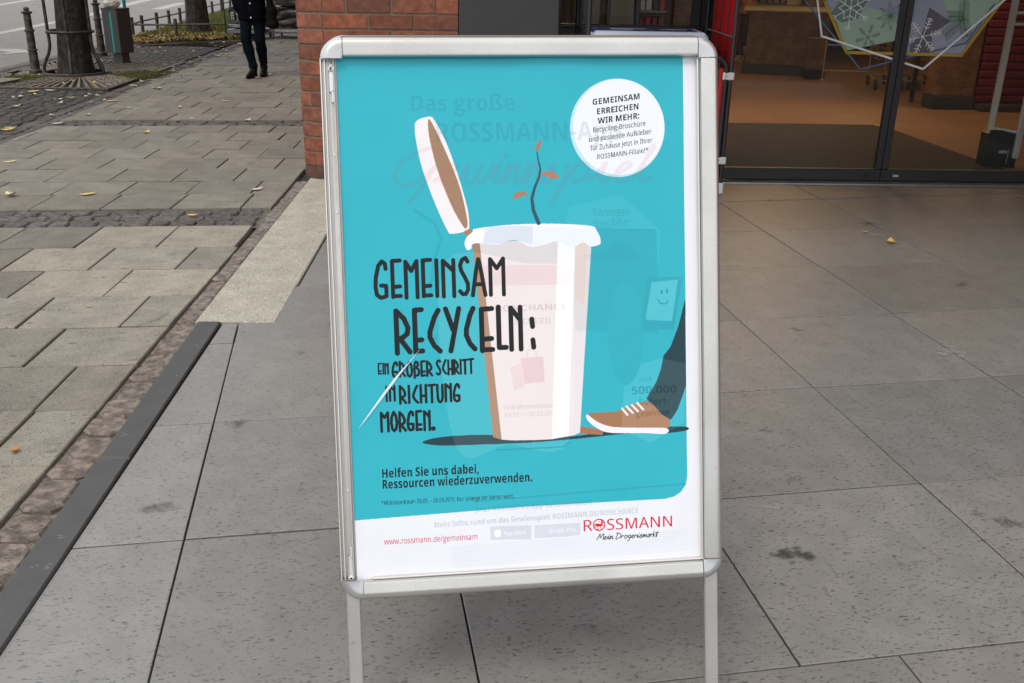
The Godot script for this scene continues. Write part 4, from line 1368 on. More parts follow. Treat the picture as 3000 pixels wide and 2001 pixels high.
# ------------------------------------------------------------------ trees
func trunk_rows(r0: float, r1: float, h: float, flare: float, sd: int, lean: Vector2) -> Array:
	var nz := FastNoiseLite.new(); nz.seed = sd; nz.frequency = 1.0
	var rows := []
	for i in 26:
		var f := float(i) / 25.0
		var y := h * pow(f, 1.3) - 0.05
		var row := []
		for k in 40:
			var a := TAU * k / 40
			var r := lerpf(r0, r1, f) + flare * exp(-maxf(0.0, y) * 7.0) * (0.75 + 0.25 * sin(a * 5.0 + sd))
			r *= 1.0 + 0.045 * sin(a * 7.0 + sd * 1.3 + y * 0.4) + 0.10 * nz.get_noise_3d(cos(a) * 2.2, y * 1.1, sin(a) * 2.2) + 0.05 * nz.get_noise_3d(cos(a) * 9.0, y * 2.0, sin(a) * 9.0)
			row.append(Vector3(cos(a) * r + lean.x * y, y, sin(a) * r + lean.y * y))
		rows.append(row)
	return rows

func make_tree(called: String, label: String, at: Vector3, r0: float, r1: float, flare: float, sd: int, lean: Vector2) -> Node3D:
	var t := thing(called, label, "tree", at)
	var b := mb()
	b.grid(trunk_rows(r0, r1, 2.7, flare, sd, lean), true, 1.0)
	obj("trunk", b, M.bark, t)
	var r := RandomNumberGenerator.new(); r.seed = sd
	b = mb()
	var tips := []
	for k in 7:
		var a := TAU * k / 7.0 + r.randf() * 0.5
		var y0 := 2.2 + r.randf() * 0.4
		var p := [Vector3(lean.x * y0, y0, lean.y * y0)]
		var d := Vector3(cos(a), r.randf_range(0.7, 1.6), sin(a)).normalized()
		for i in 4:
			p.append(p[i] + d * 0.42)
			d = (d + Vector3(r.randf_range(-.25, .25), r.randf_range(-.1, .3), r.randf_range(-.25, .25))).normalized()
		tips.append(p[2]); tips.append(p[3]); tips.append(p[4])
		b.tube(p, 0.07, 0.02, 8)
	obj("limb", b, M.bark, t)
	var lf := leaf_mesh(0.045, 0.028, 0.2)
	var mm := MultiMesh.new()
	mm.transform_format = MultiMesh.TRANSFORM_3D; mm.use_colors = true; mm.mesh = lf
	mm.instance_count = 6500
	for i in 6500:
		var c: Vector3 = tips[r.randi() % tips.size()]
		var o := Vector3(r.randfn(0, 0.65), r.randfn(0, 0.4) + 0.4, r.randfn(0, 0.65))
		var bs := Basis.from_euler(Vector3(r.randf() * TAU, r.randf() * TAU, r.randf() * TAU)) * 2.4
		mm.set_instance_transform(i, Transform3D(bs, (c + o) * K))
		var g := r.randf_range(0.5, 1.1)
		mm.set_instance_color(i, Color(0.55 * g, 0.62 * g, 0.25 * g))
	var cr := MultiMeshInstance3D.new()
	cr.name = "crown"; cr.multimesh = mm; cr.material_override = M.leaf
	stuff(cr)
	t.add_child(cr)
	return t

func leaf_mesh(l: float, w: float, curl: float) -> ArrayMesh:
	var b := Mb.new()
	var st := []
	for q in [[0.0, 0.02], [0.18, 0.62], [0.42, 1.0], [0.68, 0.78], [0.88, 0.32], [1.0, 0.02]]:
		var x: float = (q[0] - 0.5) * l
		var y: float = curl * l * (pow(q[0] - 0.45, 2) * 2.2)
		st.append([Vector3(x, y + curl * w * 0.35 * q[1], -w * 0.5 * q[1]), Vector3(x, y, 0), Vector3(x, y + curl * w * 0.35 * q[1], w * 0.5 * q[1])])
	b.grid(st, false, 1.0)
	return b.mesh()

func build_tree_and_guard() -> void:
	make_tree("street_tree", "thick dark street tree inside the tall steel guard, moss at its foot", P(-4.36, 10.71), 0.150, 0.125, 0.055, 3, Vector2(0.045, 0.0))
	make_tree("street_tree", "dark street tree standing in the leaf-strewn bed behind the low fence", P(-4.48, 15.85), 0.165, 0.125, 0.07, 8, Vector2(0.0, 0.0))
	# tree guard: lower and upper ring, rods that belly out at the foot
	var g := thing("tree_guard", "bent tubular steel guard around the trunk of the nearest tree", "tree guard", P(-4.30, 10.57))
	var ring := func(y: float, r: float):
		var p := []
		for k in 24: p.append(Vector3(cos(TAU * k / 24) * r, y, sin(TAU * k / 24) * r))
		return p
	var b := mb(); b.tube(ring.call(0.014, 0.308), 0.018, 0.018, 8, true); obj("foot_ring", b, M.guard_steel, g)
	b = mb(); b.tube(ring.call(0.425, 0.222), 0.016, 0.016, 8, true); obj("upper_ring", b, M.guard_steel, g)
	b = mb(); b.tube(ring.call(1.15, 0.222), 0.013, 0.013, 8, true); obj("top_ring", b, M.guard_steel, g)
	for a in [3.0, 0.12, 1.32, 4.2, 5.3]:
		b = mb()
		var p := []
		for q in [[0.012, 0.305], [0.06, 0.304], [0.10, 0.292], [0.15, 0.270], [0.20, 0.240], [0.25, 0.224], [0.29, 0.216], [0.34, 0.214], [0.42, 0.217], [0.8, 0.217], [1.2, 0.217]]:
			p.append(Vector3(cos(a) * q[1], q[0], sin(a) * q[1]))
		b.tube(p, 0.016, 0.016, 8); obj("rod", b, M.guard_steel, g)
	# cast iron grate of radial bars
	var gr := thing("tree_grate", "rusty square tree grate of radial bars with moss, around the guarded tree", "grate", P(-4.28, 10.62))
	b = mb()
	b.box(Vector3(0, -0.035, 0), Vector3(1.42, 0.01, 2.46), 0.0)
	obj("soil_bed", b, M.soil, gr)
	for q in [[0, 1.22, 1.44, 0.05], [0, -1.22, 1.44, 0.05]]:
		b = mb(); b.box(Vector3(q[0], -0.006, q[1]), Vector3(q[2], 0.03, q[3]), 0.004); obj("rim", b, M.cast_iron, gr)
	for x in [-0.72, 0.72]:
		b = mb(); b.box(Vector3(x, -0.006, 0), Vector3(0.05, 0.03, 2.5), 0.004); obj("rim", b, M.cast_iron, gr)
	for k in 96:
		var a := TAU * (k + 0.5) / 96
		var d := Vector3(cos(a), 0, sin(a))
		var r1 := minf(0.70 / maxf(0.001, absf(d.x)), 1.20 / maxf(0.001, absf(d.z)))
		for s in [[0.33, minf(0.62, r1)], [0.65, minf(0.92, r1)], [0.95, r1]]:
			if s[1] - s[0] < 0.06: continue
			b = mb(Color(1.9, 1.85, 1.6) * rng.randf_range(0.8, 1.1))
			b.xf = Transform3D(Basis(Vector3.UP, -a), d * (s[0] + s[1]) * 0.5 + Vector3(0, -0.006 + rng.randf_range(-.002, .002), 0))
			b.box(Vector3.ZERO, Vector3(s[1] - s[0], 0.022, 0.012 + 0.013 * s[1]), 0.003)
			obj("bar", b, M.sett, gr)
	# loose light plate lying at its corner
	b = mb(Color(1.9, 1.85, 1.65)); b.box(Vector3(0, 0.008, 0), Vector3(0.34, 0.016, 0.62), 0.004)
	var pl := obj("loose_plate", b, M.sett)
	pl.position = P(-4.78, 9.62, 0.004) * K; pl.rotation = Vector3(0.02, -PHI - 0.25, 0.04)
	tag(pl, "pale loose plate lying beside the tree grate towards the road", "plate")
	# moss
	var ms := MultiMesh.new()
	ms.transform_format = MultiMesh.TRANSFORM_3D; ms.use_colors = true
	var tb := Mb.new()
	for k in 3:
		var a := TAU * k / 3
		tb.tri(Vector3(cos(a) * .004, 0, sin(a) * .004), Vector3(-cos(a) * .004, 0, -sin(a) * .004), Vector3(cos(a + 1) * .007, 0.016, sin(a + 1) * .007))
	ms.mesh = tb.mesh(); ms.instance_count = 5200
	var r := RandomNumberGenerator.new(); r.seed = 5
	for i in 5200:
		var c: Array = [[-3.72, 10.55, .14, .12], [-3.62, 10.7, .10, .16], [-4.70, 10.05, .10, .10], [-4.62, 10.2, .10, .08], [-3.70, 10.6, .10, .10], [-3.56, 10.4, 0.05, 0.1]][r.randi() % 6]
		var p := P(c[0] + r.randfn(0, c[2]), c[1] + r.randfn(0, c[3]), -0.004)
		ms.set_instance_transform(i, Transform3D(Basis(Vector3.UP, r.randf() * TAU).scaled(Vector3.ONE * r.randf_range(.6, 1.5)), p * K))
		var g2 := r.randf_range(0.6, 1.2)
		ms.set_instance_color(i, Color(0.9 * g2, 0.8 * g2, 0.8 * g2))
	var mo := MultiMeshInstance3D.new()
	mo.name = numbered("moss"); mo.multimesh = ms; mo.material_override = M.grass
	add_child(mo); stuff(mo); tag(mo, "thin green moss growing around the foot of the guarded tree", "moss")

# ------------------------------------------------------------------ bollards and litter bin
func build_street_furniture() -> void:
	var t := thing("bollard", "ribbed cast iron bollard nearest the road, left of the guarded tree", "bollard", P(-4.69, 10.52), -PHI, "cast iron bollards along the road")
	t.rotation.z = 0.0
	var b := mb()
	b.lathe(Vector3.ZERO, [Vector2(0.062, -0.05), Vector2(0.064, 0.035), Vector2(0.055, 0.045), Vector2(0.046, 0.05), Vector2(0.043, 0.22), Vector2(0.041, 0.225), Vector2(0.039, 0.42), Vector2(0.037, 0.43), Vector2(0.035, 0.60)], 20)
	obj("post", b, M.cast_iron, t)
	for y in [0.24, 0.43]:
		b = mb(); b.lathe(Vector3(0, y - 0.012, 0), [Vector2(0.036, 0), Vector2(0.049, 0.004), Vector2(0.052, 0.012), Vector2(0.049, 0.02), Vector2(0.036, 0.024)], 20); obj("collar", b, M.cast_iron, t)
	b = mb(); b.lathe(Vector3(0, 0.59, 0), [Vector2(0.034, 0), Vector2(0.052, 0.010), Vector2(0.055, 0.022), Vector2(0.05, 0.026), Vector2(0.026, 0.028), Vector2(0.026, 0.044), Vector2(0.029, 0.050), Vector2(0.026, 0.062), Vector2(0.012, 0.068), Vector2(0, 0.069)], 20); obj("head", b, M.cast_iron, t)
	dup(t, P(-4.78, 12.62, -0.01), -PHI, "ribbed cast iron bollard between the guarded tree and the litter bin")
	# litter bin
	t = thing("litter_bin", "dark square street litter bin with a teal stripe, full to the brim", "litter bin", P(-4.225, 11.72), -PHI - 0.42)
	b = mb(); b.box(Vector3(0, 0.355, 0), Vector3(0.225, 0.478, 0.21), 0.006); obj("body", b, M.bin_metal, t)
	b = mb(); b.box(Vector3(0, 0.5965, 0), Vector3(0.231, 0.010, 0.216), 0.002); obj("rim", b, M.bin_metal, t)
	b = mb(); b.box(Vector3(0.0, 0.045, -0.01), Vector3(0.13, 0.16, 0.12), 0.004); obj("pedestal", b, M.bin_metal, t)
	b = mb(); b.box(Vector3(0.018, 0.335, 0.1065), Vector3(0.026, 0.44, 0.003), 0.0); obj("stripe", b, M.teal, t)
	b = mb(); b.tube([Vector3(0.02, 0.55, -0.128), Vector3(0.02, 1.5, -0.128)], 0.019); obj("pole", b, M.teal, t)
	var bag := thing("rubbish_bag", "crumpled pale rubbish bag heaped on top of the litter bin", "rubbish bag", P(-4.25, 11.70, 0.601), 0.3)
	var nz := FastNoiseLite.new(); nz.seed = 4; nz.frequency = 1.6
	var rows := []
	for i in 14:
		var row := []
		for k in 24:
			var ph := PI * i / 13.0
			var a := TAU * k / 24
			var d := Vector3(sin(ph) * cos(a), cos(ph), sin(ph) * sin(a))
			var q := 1.0 + 0.45 * nz.get_noise_3dv(d * 1.6) + 0.2 * nz.get_noise_3dv(d * 4.2)
			row.append(Vector3(d.x * 0.088 * q, maxf(0.0, 0.040 + d.y * 0.055 * q), d.z * 0.075 * q))
		rows.append(row)
	b = mb(Color(0.62, 0.60, 0.52)); b.grid(rows, true, 1.0); obj("bag", b, M.coloured, bag)

# ------------------------------------------------------------------ planted bed with low fence
func build_bed() -> void:
	var b := mb()
	b.slab(q2([-5.12, 14.05, -4.76, 13.85, -4.05, 14.72, -3.58, 15.0, -3.50, 15.2, -4.0, 29, -6.4, 29]), -0.06, 0.012, 0.02)
	var bed := struct("planting_bed", b, M.soil)
	b = mb()
	for q in [[-4.78, 13.83, -4.05, 14.70], [-4.05, 14.70, -3.57, 14.98], [-3.57, 14.98, -3.5, 15.2]]:
		var d := Vector2(q[2] - q[0], q[3] - q[1]).normalized().orthogonal() * 0.03
		b.slab(q2([q[0] + d.x, q[1] + d.y, q[2] + d.x, q[3] + d.y, q[2] - d.x, q[3] - d.y, q[0] - d.x, q[1] - d.y]), -0.06, 0.008, 0.004)
	obj("bed_kerb", b, M.sett, bed)
	var r := RandomNumberGenerator.new(); r.seed = 21
	# grass
	var tb := Mb.new()
	for k in 4:
		var a := TAU * k / 4 + 0.3
		var o := Vector3(cos(a), 0, sin(a)) * 0.012
		var n := Vector3(-sin(a), 0, cos(a)) * 0.006
		tb.tri(o + n, o - n, o * 2.6 + Vector3(0, 0.07, 0))
	var mm := MultiMesh.new()
	mm.transform_format = MultiMesh.TRANSFORM_3D; mm.use_colors = true; mm.mesh = tb.mesh(); mm.instance_count = 5200
	for i in 5200:
		var v := 15.0 + 9.0 * r.randf()
		var u := r.randf_range(-5.15 - 0.07 * (v - 15), -3.66)
		if v < 16.3 and r.randf() < 0.5:
			v = r.randf_range(16.2, 24.0)
			u = r.randf_range(-5.15 - 0.07 * (v - 15), -3.7)
		mm.set_instance_transform(i, Transform3D(Basis(Vector3.UP, r.randf() * TAU).scaled(Vector3.ONE * r.randf_range(.7, 1.5)), P(u, v, 0.01) * K))
		var g := r.randf_range(0.75, 1.5)
		mm.set_instance_color(i, Color(g * r.randf_range(0.9, 1.3), g, g * 0.9))
	var gr := MultiMeshInstance3D.new()
	gr.name = numbered("grass"); gr.multimesh = mm; gr.material_override = M.grass
	add_child(gr); stuff(gr); tag(gr, "green grass growing in the bed behind the second tree", "grass")
	# leaf litter
	var lm := MultiMesh.new()
	lm.transform_format = MultiMesh.TRANSFORM_3D; lm.use_colors = true; lm.mesh = leaf_mesh(0.062, 0.036, 0.5); lm.instance_count = 2700
	for i in 2700:
		var v := 13.95 + absf(r.randfn(0, 1.5))
		var u := r.randf_range(-5.2, -3.62)
		if v < 15.05:
			var lo := 13.9 + maxf(0.0, (u + 4.76)) * 1.15
			if v < lo: v = lo + r.randf() * 0.9
		var c: Color = [Color(.62, .56, .36), Color(.50, .36, .16), Color(.22, .15, .09), Color(.85, .82, .66), Color(.13, .09, .05), Color(.34, .36, .12)][r.randi() % 6]
		lm.set_instance_transform(i, Transform3D(Basis.from_euler(Vector3(r.randfn(0, .5), r.randf() * TAU, r.randfn(0, .5))).scaled(Vector3.ONE * r.randf_range(.7, 1.3)), P(u, v, 0.022 + r.randf() * 0.03) * K))
		lm.set_instance_color(i, c)
	var ll := MultiMeshInstance3D.new()
	ll.name = numbered("leaf_litter"); ll.multimesh = lm; ll.material_override = M.leaf
	add_child(ll); stuff(ll); tag(ll, "thick yellow and brown leaf litter covering the front of the bed", "leaf litter")
	# fence: short posts with a tube rail
	var f := thing("low_fence", "low tube fence along the front of the leaf-strewn bed", "fence", P(-4.5, 14.95))
	for q in [[-0.71, -0.11], [-0.03, 0.05]]:
		b = mb(); b.tube([Vector3(q[0], -0.03, q[1]), Vector3(q[0], 0.285, q[1])], 0.026, 0.026, 10)
		b.lathe(Vector3(q[0], 0.284, q[1]), [Vector2(0.028, 0), Vector2(0.029, 0.010), Vector2(0.02, 0.016), Vector2(0, 0.017)], 10)
		obj("post", b, M.cast_iron, f)
	b = mb(); b.tube([Vector3(-0.71, 0.195, -0.11), Vector3(-0.03, 0.215, 0.05), Vector3(0.66, 0.232, -0.02)], 0.014); obj("rail", b, M.cast_iron, f)
	var f2 := thing("low_fence", "low tube fence between the bed and the road, running away behind the trees", "fence", P(-5.22, 15.1))
	var rail := [Vector3(0, 0.20, 0)]
	var pv := [15.57, 16.35, 17.05, 17.8, 18.6, 19.5, 20.4, 21.3, 22.2, 23.2, 24.4]
	for v in pv:
		var u: float = -0.03 * (v - 15.1) - 0.02 * maxf(0.0, v - 17.0)
		b = mb(); b.tube([Vector3(u, -0.03, 15.1 - v), Vector3(u, 0.285, 15.1 - v)], 0.026, 0.026, 10)
		b.lathe(Vector3(u, 0.284, 15.1 - v), [Vector2(0.028, 0), Vector2(0.029, 0.010), Vector2(0.02, 0.016), Vector2(0, 0.017)], 10)
		obj("post", b, M.cast_iron, f2)
		rail.append(Vector3(u, 0.215, 15.1 - v))
	b = mb(); b.tube(rail, 0.014); obj("rail", b, M.cast_iron, f2)

# ------------------------------------------------------------------ delivery dollies with wrapped goods
func wrapped(b: Mb, s: Vector3, sd: int, amp: float) -> void:
	var nz := FastNoiseLite.new(); nz.seed = sd; nz.frequency = 3.2
	for f in 5:
		var rows := []
		for i in 17:
			var row := []
			for j in 17:
				var a := i / 16.0 - 0.5
				var c := j / 16.0 - 0.5
				var p: Vector3
				match f:
					0: p = Vector3(c * s.x, (a + 0.5) * s.y, s.z * 0.5)
					1: p = Vector3(-c * s.x, (a + 0.5) * s.y, -s.z * 0.5)
					2: p = Vector3(s.x * 0.5, (a + 0.5) * s.y, -c * s.z)
					3: p = Vector3(-s.x * 0.5, (a + 0.5) * s.y, c * s.z)
					4: p = Vector3(c * s.x, s.y, -a * s.z)
				var w := Vector3(nz.get_noise_3d(p.x, p.y * 3.0, p.z), nz.get_noise_3d(p.x + 9, p.y * 2.0, p.z), nz.get_noise_3d(p.x, p.y * 3.0, p.z + 7))
				row.append(p + w * amp)
			rows.append(row)
		b.grid(rows, false, 1.0)

func build_dollies() -> void:
	var mk := func(label: String, at: Vector3, turn: float, w: float) -> Node3D:
		var t := thing("transport_dolly", label, "dolly", at, turn)
		var b := mb()
		b.box(Vector3(0, 0.118, -0.36), Vector3(w, 0.055, 0.72), 0.006)
		obj("deck", b, M.dolly_deck, t)
		for x in [-w * 0.5 + 0.075, w * 0.5 - 0.075]:
			for z in [-0.06, -0.66]:
				var c := mb()
				c.xf = Transform3D(Basis(Vector3.BACK, PI / 2), Vector3(x, 0.045, z))
				c.lathe(Vector3(0, -0.014, 0), [Vector2(0, 0), Vector2(0.030, 0), Vector2(0.045, 0.003), Vector2(0.045, 0.025), Vector2(0.030, 0.028), Vector2(0, 0.028)], 18)
				var wh := obj("wheel", c, M.hub_grey, t)
				c = mb(); c.box(Vector3(x, 0.078, z), Vector3(0.036, 0.028, 0.05), 0.003); obj("fork", c, M.zinc, wh)
		return t
	var d1: Node3D = mk.call("grey transport dolly with wrapped goods, beside the leaf-strewn bed", P(-3.60, 15.12), -PHI - 0.1, 0.52)
	var b := mb(Color(0.55, 0.58, 0.6)); lettering(b, "ROSSMANN", font_sans, Vector3(-0.02, 0.104, 0.0015), 0.026, 0.24); obj("lettering", b, M.card, d1)
	var d2: Node3D = mk.call("grey transport dolly with lettering, half hidden by the brick pillar", P(-2.93, 15.42), -PHI - 0.02, 0.80)
	b = mb(Color(1.3, 1.3, 1.3)); lettering(b, "ROSSMANN", font_bold, Vector3(-0.28, 0.103, 0.0025), 0.032, 0.335); obj("lettering", b, M.card, d2)
	# goods on the first: low stack, papers, clear crate with odds and ends
	var g := thing("goods_stack", "dark wrapped goods with white labels on the dolly beside the bed", "goods", P(-3.60, 15.16, 0.1465), -PHI - 0.1)
	b = mb(); wrapped(b, Vector3(0.46, 0.30, 0.36), 3, 0.022); b.xf = Transform3D.IDENTITY
	var gs := obj("wrapped_goods", b, M.film, g); gs.position = Vector3(0, 0.012, -0.21) * K
	b = mb()
	b.xf = Transform3D(Basis(Vector3.BACK, -0.06), Vector3.ZERO)
	b.box(Vector3(0.0, 0.052, -0.012), Vector3(0.48, 0.012, 0.06), 0.002); b.box(Vector3(0.02, 0.030, -0.010), Vector3(0.46, 0.010, 0.06), 0.002)
	obj("newspapers", b, M.card, g)
	for q in [[-0.15, 0.205, 0.045, 0.10], [-0.06, 0.19, 0.05, 0.09], [0.10, 0.12, 0.05, 0.16], [-0.02, 0.17, 0.03, 0.04]]:
		b = mb(shade(0.8, 1.1)); b.xf = Transform3D(Basis(Vector3.BACK, 0.08), Vector3.ZERO); b.box(Vector3(q[0], q[1], 0.001), Vector3(q[2], q[3], 0.004), 0.001); obj("label", b, M.card, g)
		b = mb(Color(.12, .1, .14)); b.xf = Transform3D(Basis(Vector3.BACK, 0.08), Vector3.ZERO)
		b.box(Vector3(q[0], q[1] + q[3] * .2, 0.0035), Vector3(q[2] * .6, q[3] * .2, 0.002), 0.0); b.box(Vector3(q[0], q[1] - q[3] * .2, 0.0035), Vector3(q[2] * .6, q[3] * .22, 0.002), 0.0); obj("label_print", b, M.card, g)
	var cr := thing("clear_crate", "translucent white crate of leftovers on top of the wrapped goods", "crate", P(-3.62, 15.18, 0.1465 + 0.325), -PHI - 0.1)
	b = mb()
	var up := []
	for k in 25:
		var a := PI * 2 * k / 24
		var e := Vector3(cos(a) * 0.21, 0, sin(a) * 0.16)
		up.append([e * 0.86 + Vector3(0, 0.0, -0.19), e + Vector3(0, 0.14, -0.19)])
	b.grid(up, false, 1.0)
	obj("shell", b, M.crate_clear, cr)
	b = mb(); var rim := []
	for k in 24: rim.append(Vector3(cos(TAU * k / 24) * 0.212, 0.142, sin(TAU * k / 24) * 0.162 - 0.19))
	b.tube(rim, 0.006, 0.006, 6, true); obj("rim", b, M.crate_clear, cr)
	b = mb(); var rim2 := []
	for k in 24: rim2.append(Vector3(cos(TAU * k / 24) * 0.184, 0.004, sin(TAU * k / 24) * 0.14 - 0.19))
	b.tube(rim2, 0.009, 0.009, 6, true); obj("base_rim", b, M.white_plastic, cr)
	b = mb(Color(.75, .42, .05)); b.box(Vector3(-0.10, 0.15, -0.1), Vector3(0.09, 0.06, 0.07), 0.01); obj("contents", b, M.coloured, cr)
	b = mb(Color(.06, .03, .03)); b.box(Vector3(0.02, 0.14, -0.13), Vector3(0.10, 0.08, 0.07), 0.012); obj("contents", b, M.coloured, cr)
	b = mb(Color(.35, .36, .36)); b.box(Vector3(0.10, 0.13, -0.1), Vector3(0.07, 0.07, 0.08), 0.02); obj("contents", b, M.coloured, cr)
	var g2 := thing("goods_stack", "tall stack of goods in dark crumpled film on the lettered dolly", "goods", P(-2.93, 15.44, 0.1465), -PHI - 0.02)
	b = mb(); wrapped(b, Vector3(0.76, 0.30, 0.40), 8, 0.030); var o1 := obj("wrapped_goods", b, M.film, g2); o1.position = Vector3(0, 0.012, -0.21) * K
	b = mb(Color(2.4, 1.7, 1.3)); wrapped(b, Vector3(0.74, 0.34, 0.38), 9, 0.03); var o2 := obj("wrapped_goods", b, M.film, g2); o2.position = Vector3(0.01, 0.33, -0.21) * K
	b = mb(); b.xf = Transform3D(Basis(Vector3.BACK, 0.12), Vector3.ZERO); b.box(Vector3(-0.25, 0.30, 0.012), Vector3(0.045, 0.15, 0.006), 0.001); obj("label", b, M.card, g2)
	b = mb(Color(0.7, 0.6, 0.5)); b.box(Vector3(-0.18, 0.46, 0.008), Vector3(0.20, 0.10, 0.02), 0.004); obj("carton", b, M.card, g2)
	# upright rod frame of the first dolly
	b = mb(); b.tube([Vector3(-0.275, 0.10, 0.0), Vector3(-0.285, 1.2, 0.0)], 0.011); b.tube([Vector3(-0.275, 0.10, -0.42), Vector3(-0.285, 1.2, -0.42)], 0.011); b.tube([Vector3(-0.285, 0.62, 0.0), Vector3(-0.285, 0.62, -0.42)], 0.008)
	obj("end_frame", b, M.guard_steel, d1)

# ------------------------------------------------------------------ people
func field_mesh(b: Mb, bones: Array, cell: float, k: float, cut_lo := -9.0, cut_hi := 9.0) -> void:
	var lo := Vector3.ONE * 1e9
	var hi := Vector3.ONE * -1e9
	for q in bones:
		var r := maxf(q[2], q[3]) + cell * 2.5
		for p in [q[0], q[1]]:
			lo = lo.min(p - Vector3.ONE * r); hi = hi.max(p + Vector3.ONE * r)
	lo.y = maxf(lo.y, cut_lo - cell * 1.5); hi.y = minf(hi.y, cut_hi + cell * 1.5)
	var nx := int((hi.x - lo.x) / cell) + 2
	var ny := int((hi.y - lo.y) / cell) + 2
	var nz := int((hi.z - lo.z) / cell) + 2
	var f := PackedFloat32Array()
	f.resize(nx * ny * nz); f.fill(1.0)
	for q in bones:
		var A: Vector3 = q[0]
		var B: Vector3 = q[1]
		var ba := B - A
		var bb := maxf(1e-9, ba.dot(ba))
		var rm := maxf(q[2], q[3]) + k + cell * 2.0
		var mn := ((A.min(B) - Vector3.ONE * rm - lo) / cell).floor()
		var mx := ((A.max(B) + Vector3.ONE * rm - lo) / cell).ceil()
		for z in range(maxi(0, int(mn.z)), mini(nz - 1, int(mx.z)) + 1):
			for y in range(maxi(0, int(mn.y)), mini(ny - 1, int(mx.y)) + 1):
				var at := (z * ny + y) * nx
				for x in range(maxi(0, int(mn.x)), mini(nx - 1, int(mx.x)) + 1):
					var p := lo + Vector3(x, y, z) * cell
					var h := clampf((p - A).dot(ba) / bb, 0.0, 1.0)
					var d: float = (p - A - ba * h).length() - lerpf(q[2], q[3], h)
					var o := f[at + x]
					var t := maxf(k - absf(o - d), 0.0) / k
					f[at + x] = minf(o, d) - t * t * k * 0.25
	if cut_lo > -8.0 or cut_hi < 8.0:
		for z in nz:
			for y in ny:
				var yy := lo.y + y * cell
				var c := maxf(cut_lo - yy, yy - cut_hi)
				for x in nx:
					var i := (z * ny + y) * nx + x
					f[i] = maxf(f[i], c)
	var idx := {}
	var vs := PackedVector3Array()
	var off := [0, 1, nx, nx + 1, nx * ny, nx * ny + 1, nx * ny + nx, nx * ny + nx + 1]
	var cor := [Vector3(0, 0, 0), Vector3(1, 0, 0), Vector3(0, 1, 0), Vector3(1, 1, 0), Vector3(0, 0, 1), Vector3(1, 0, 1), Vector3(0, 1, 1), Vector3(1, 1, 1)]
	var edges := [[0, 1], [2, 3], [4, 5], [6, 7], [0, 2], [1, 3], [4, 6], [5, 7], [0, 4], [1, 5], [2, 6], [3, 7]]
	for z in nz - 1:
		for y in ny - 1:
			for x in nx - 1:
				var i := (z * ny + y) * nx + x
				var s := 0
				for c in 8:
					if f[i + off[c]] < 0.0: s += 1
				if s == 0 or s == 8: continue
				var sum := Vector3.ZERO
				var m := 0
				for e in edges:
					var a := f[i + off[e[0]]]
					var d := f[i + off[e[1]]]
					if (a < 0.0) != (d < 0.0):
						sum += (cor[e[0]] as Vector3).lerp(cor[e[1]], a / (a - d)); m += 1
				idx[i] = vs.size()
				vs.append(lo + (Vector3(x, y, z) + sum / m) * cell)
	var ns := PackedVector3Array()
	ns.resize(vs.size())
	var quads := []
	var st := [1, nx, nx * ny]
	for i in idx:
		for ax in 3:
			var i2: int = i + st[ax]
			if i2 >= f.size(): continue
			if (f[i] < 0.0) == (f[i2] < 0.0): continue
			var u: int = st[(ax + 1) % 3]
			var w: int = st[(ax + 2) % 3]
			if not (idx.has(i - u) and idx.has(i - w) and idx.has(i - u - w)): continue
			var q := [idx[i], idx[i - u], idx[i - u - w], idx[i - w]]
			if f[i] > 0.0: q.reverse()
			var nn := (vs[q[2]] - vs[q[0]]).cross(vs[q[3]] - vs[q[1]])
			for c in q: ns[c] += nn
			quads.append(q)
	for q in quads:
		var nn := []
		for c in q: nn.append(ns[c].normalized())
		b.quad4([vs[q[0]], vs[q[1]], vs[q[2]], vs[q[3]]], nn, nn[0] + nn[1] + nn[2] + nn[3])

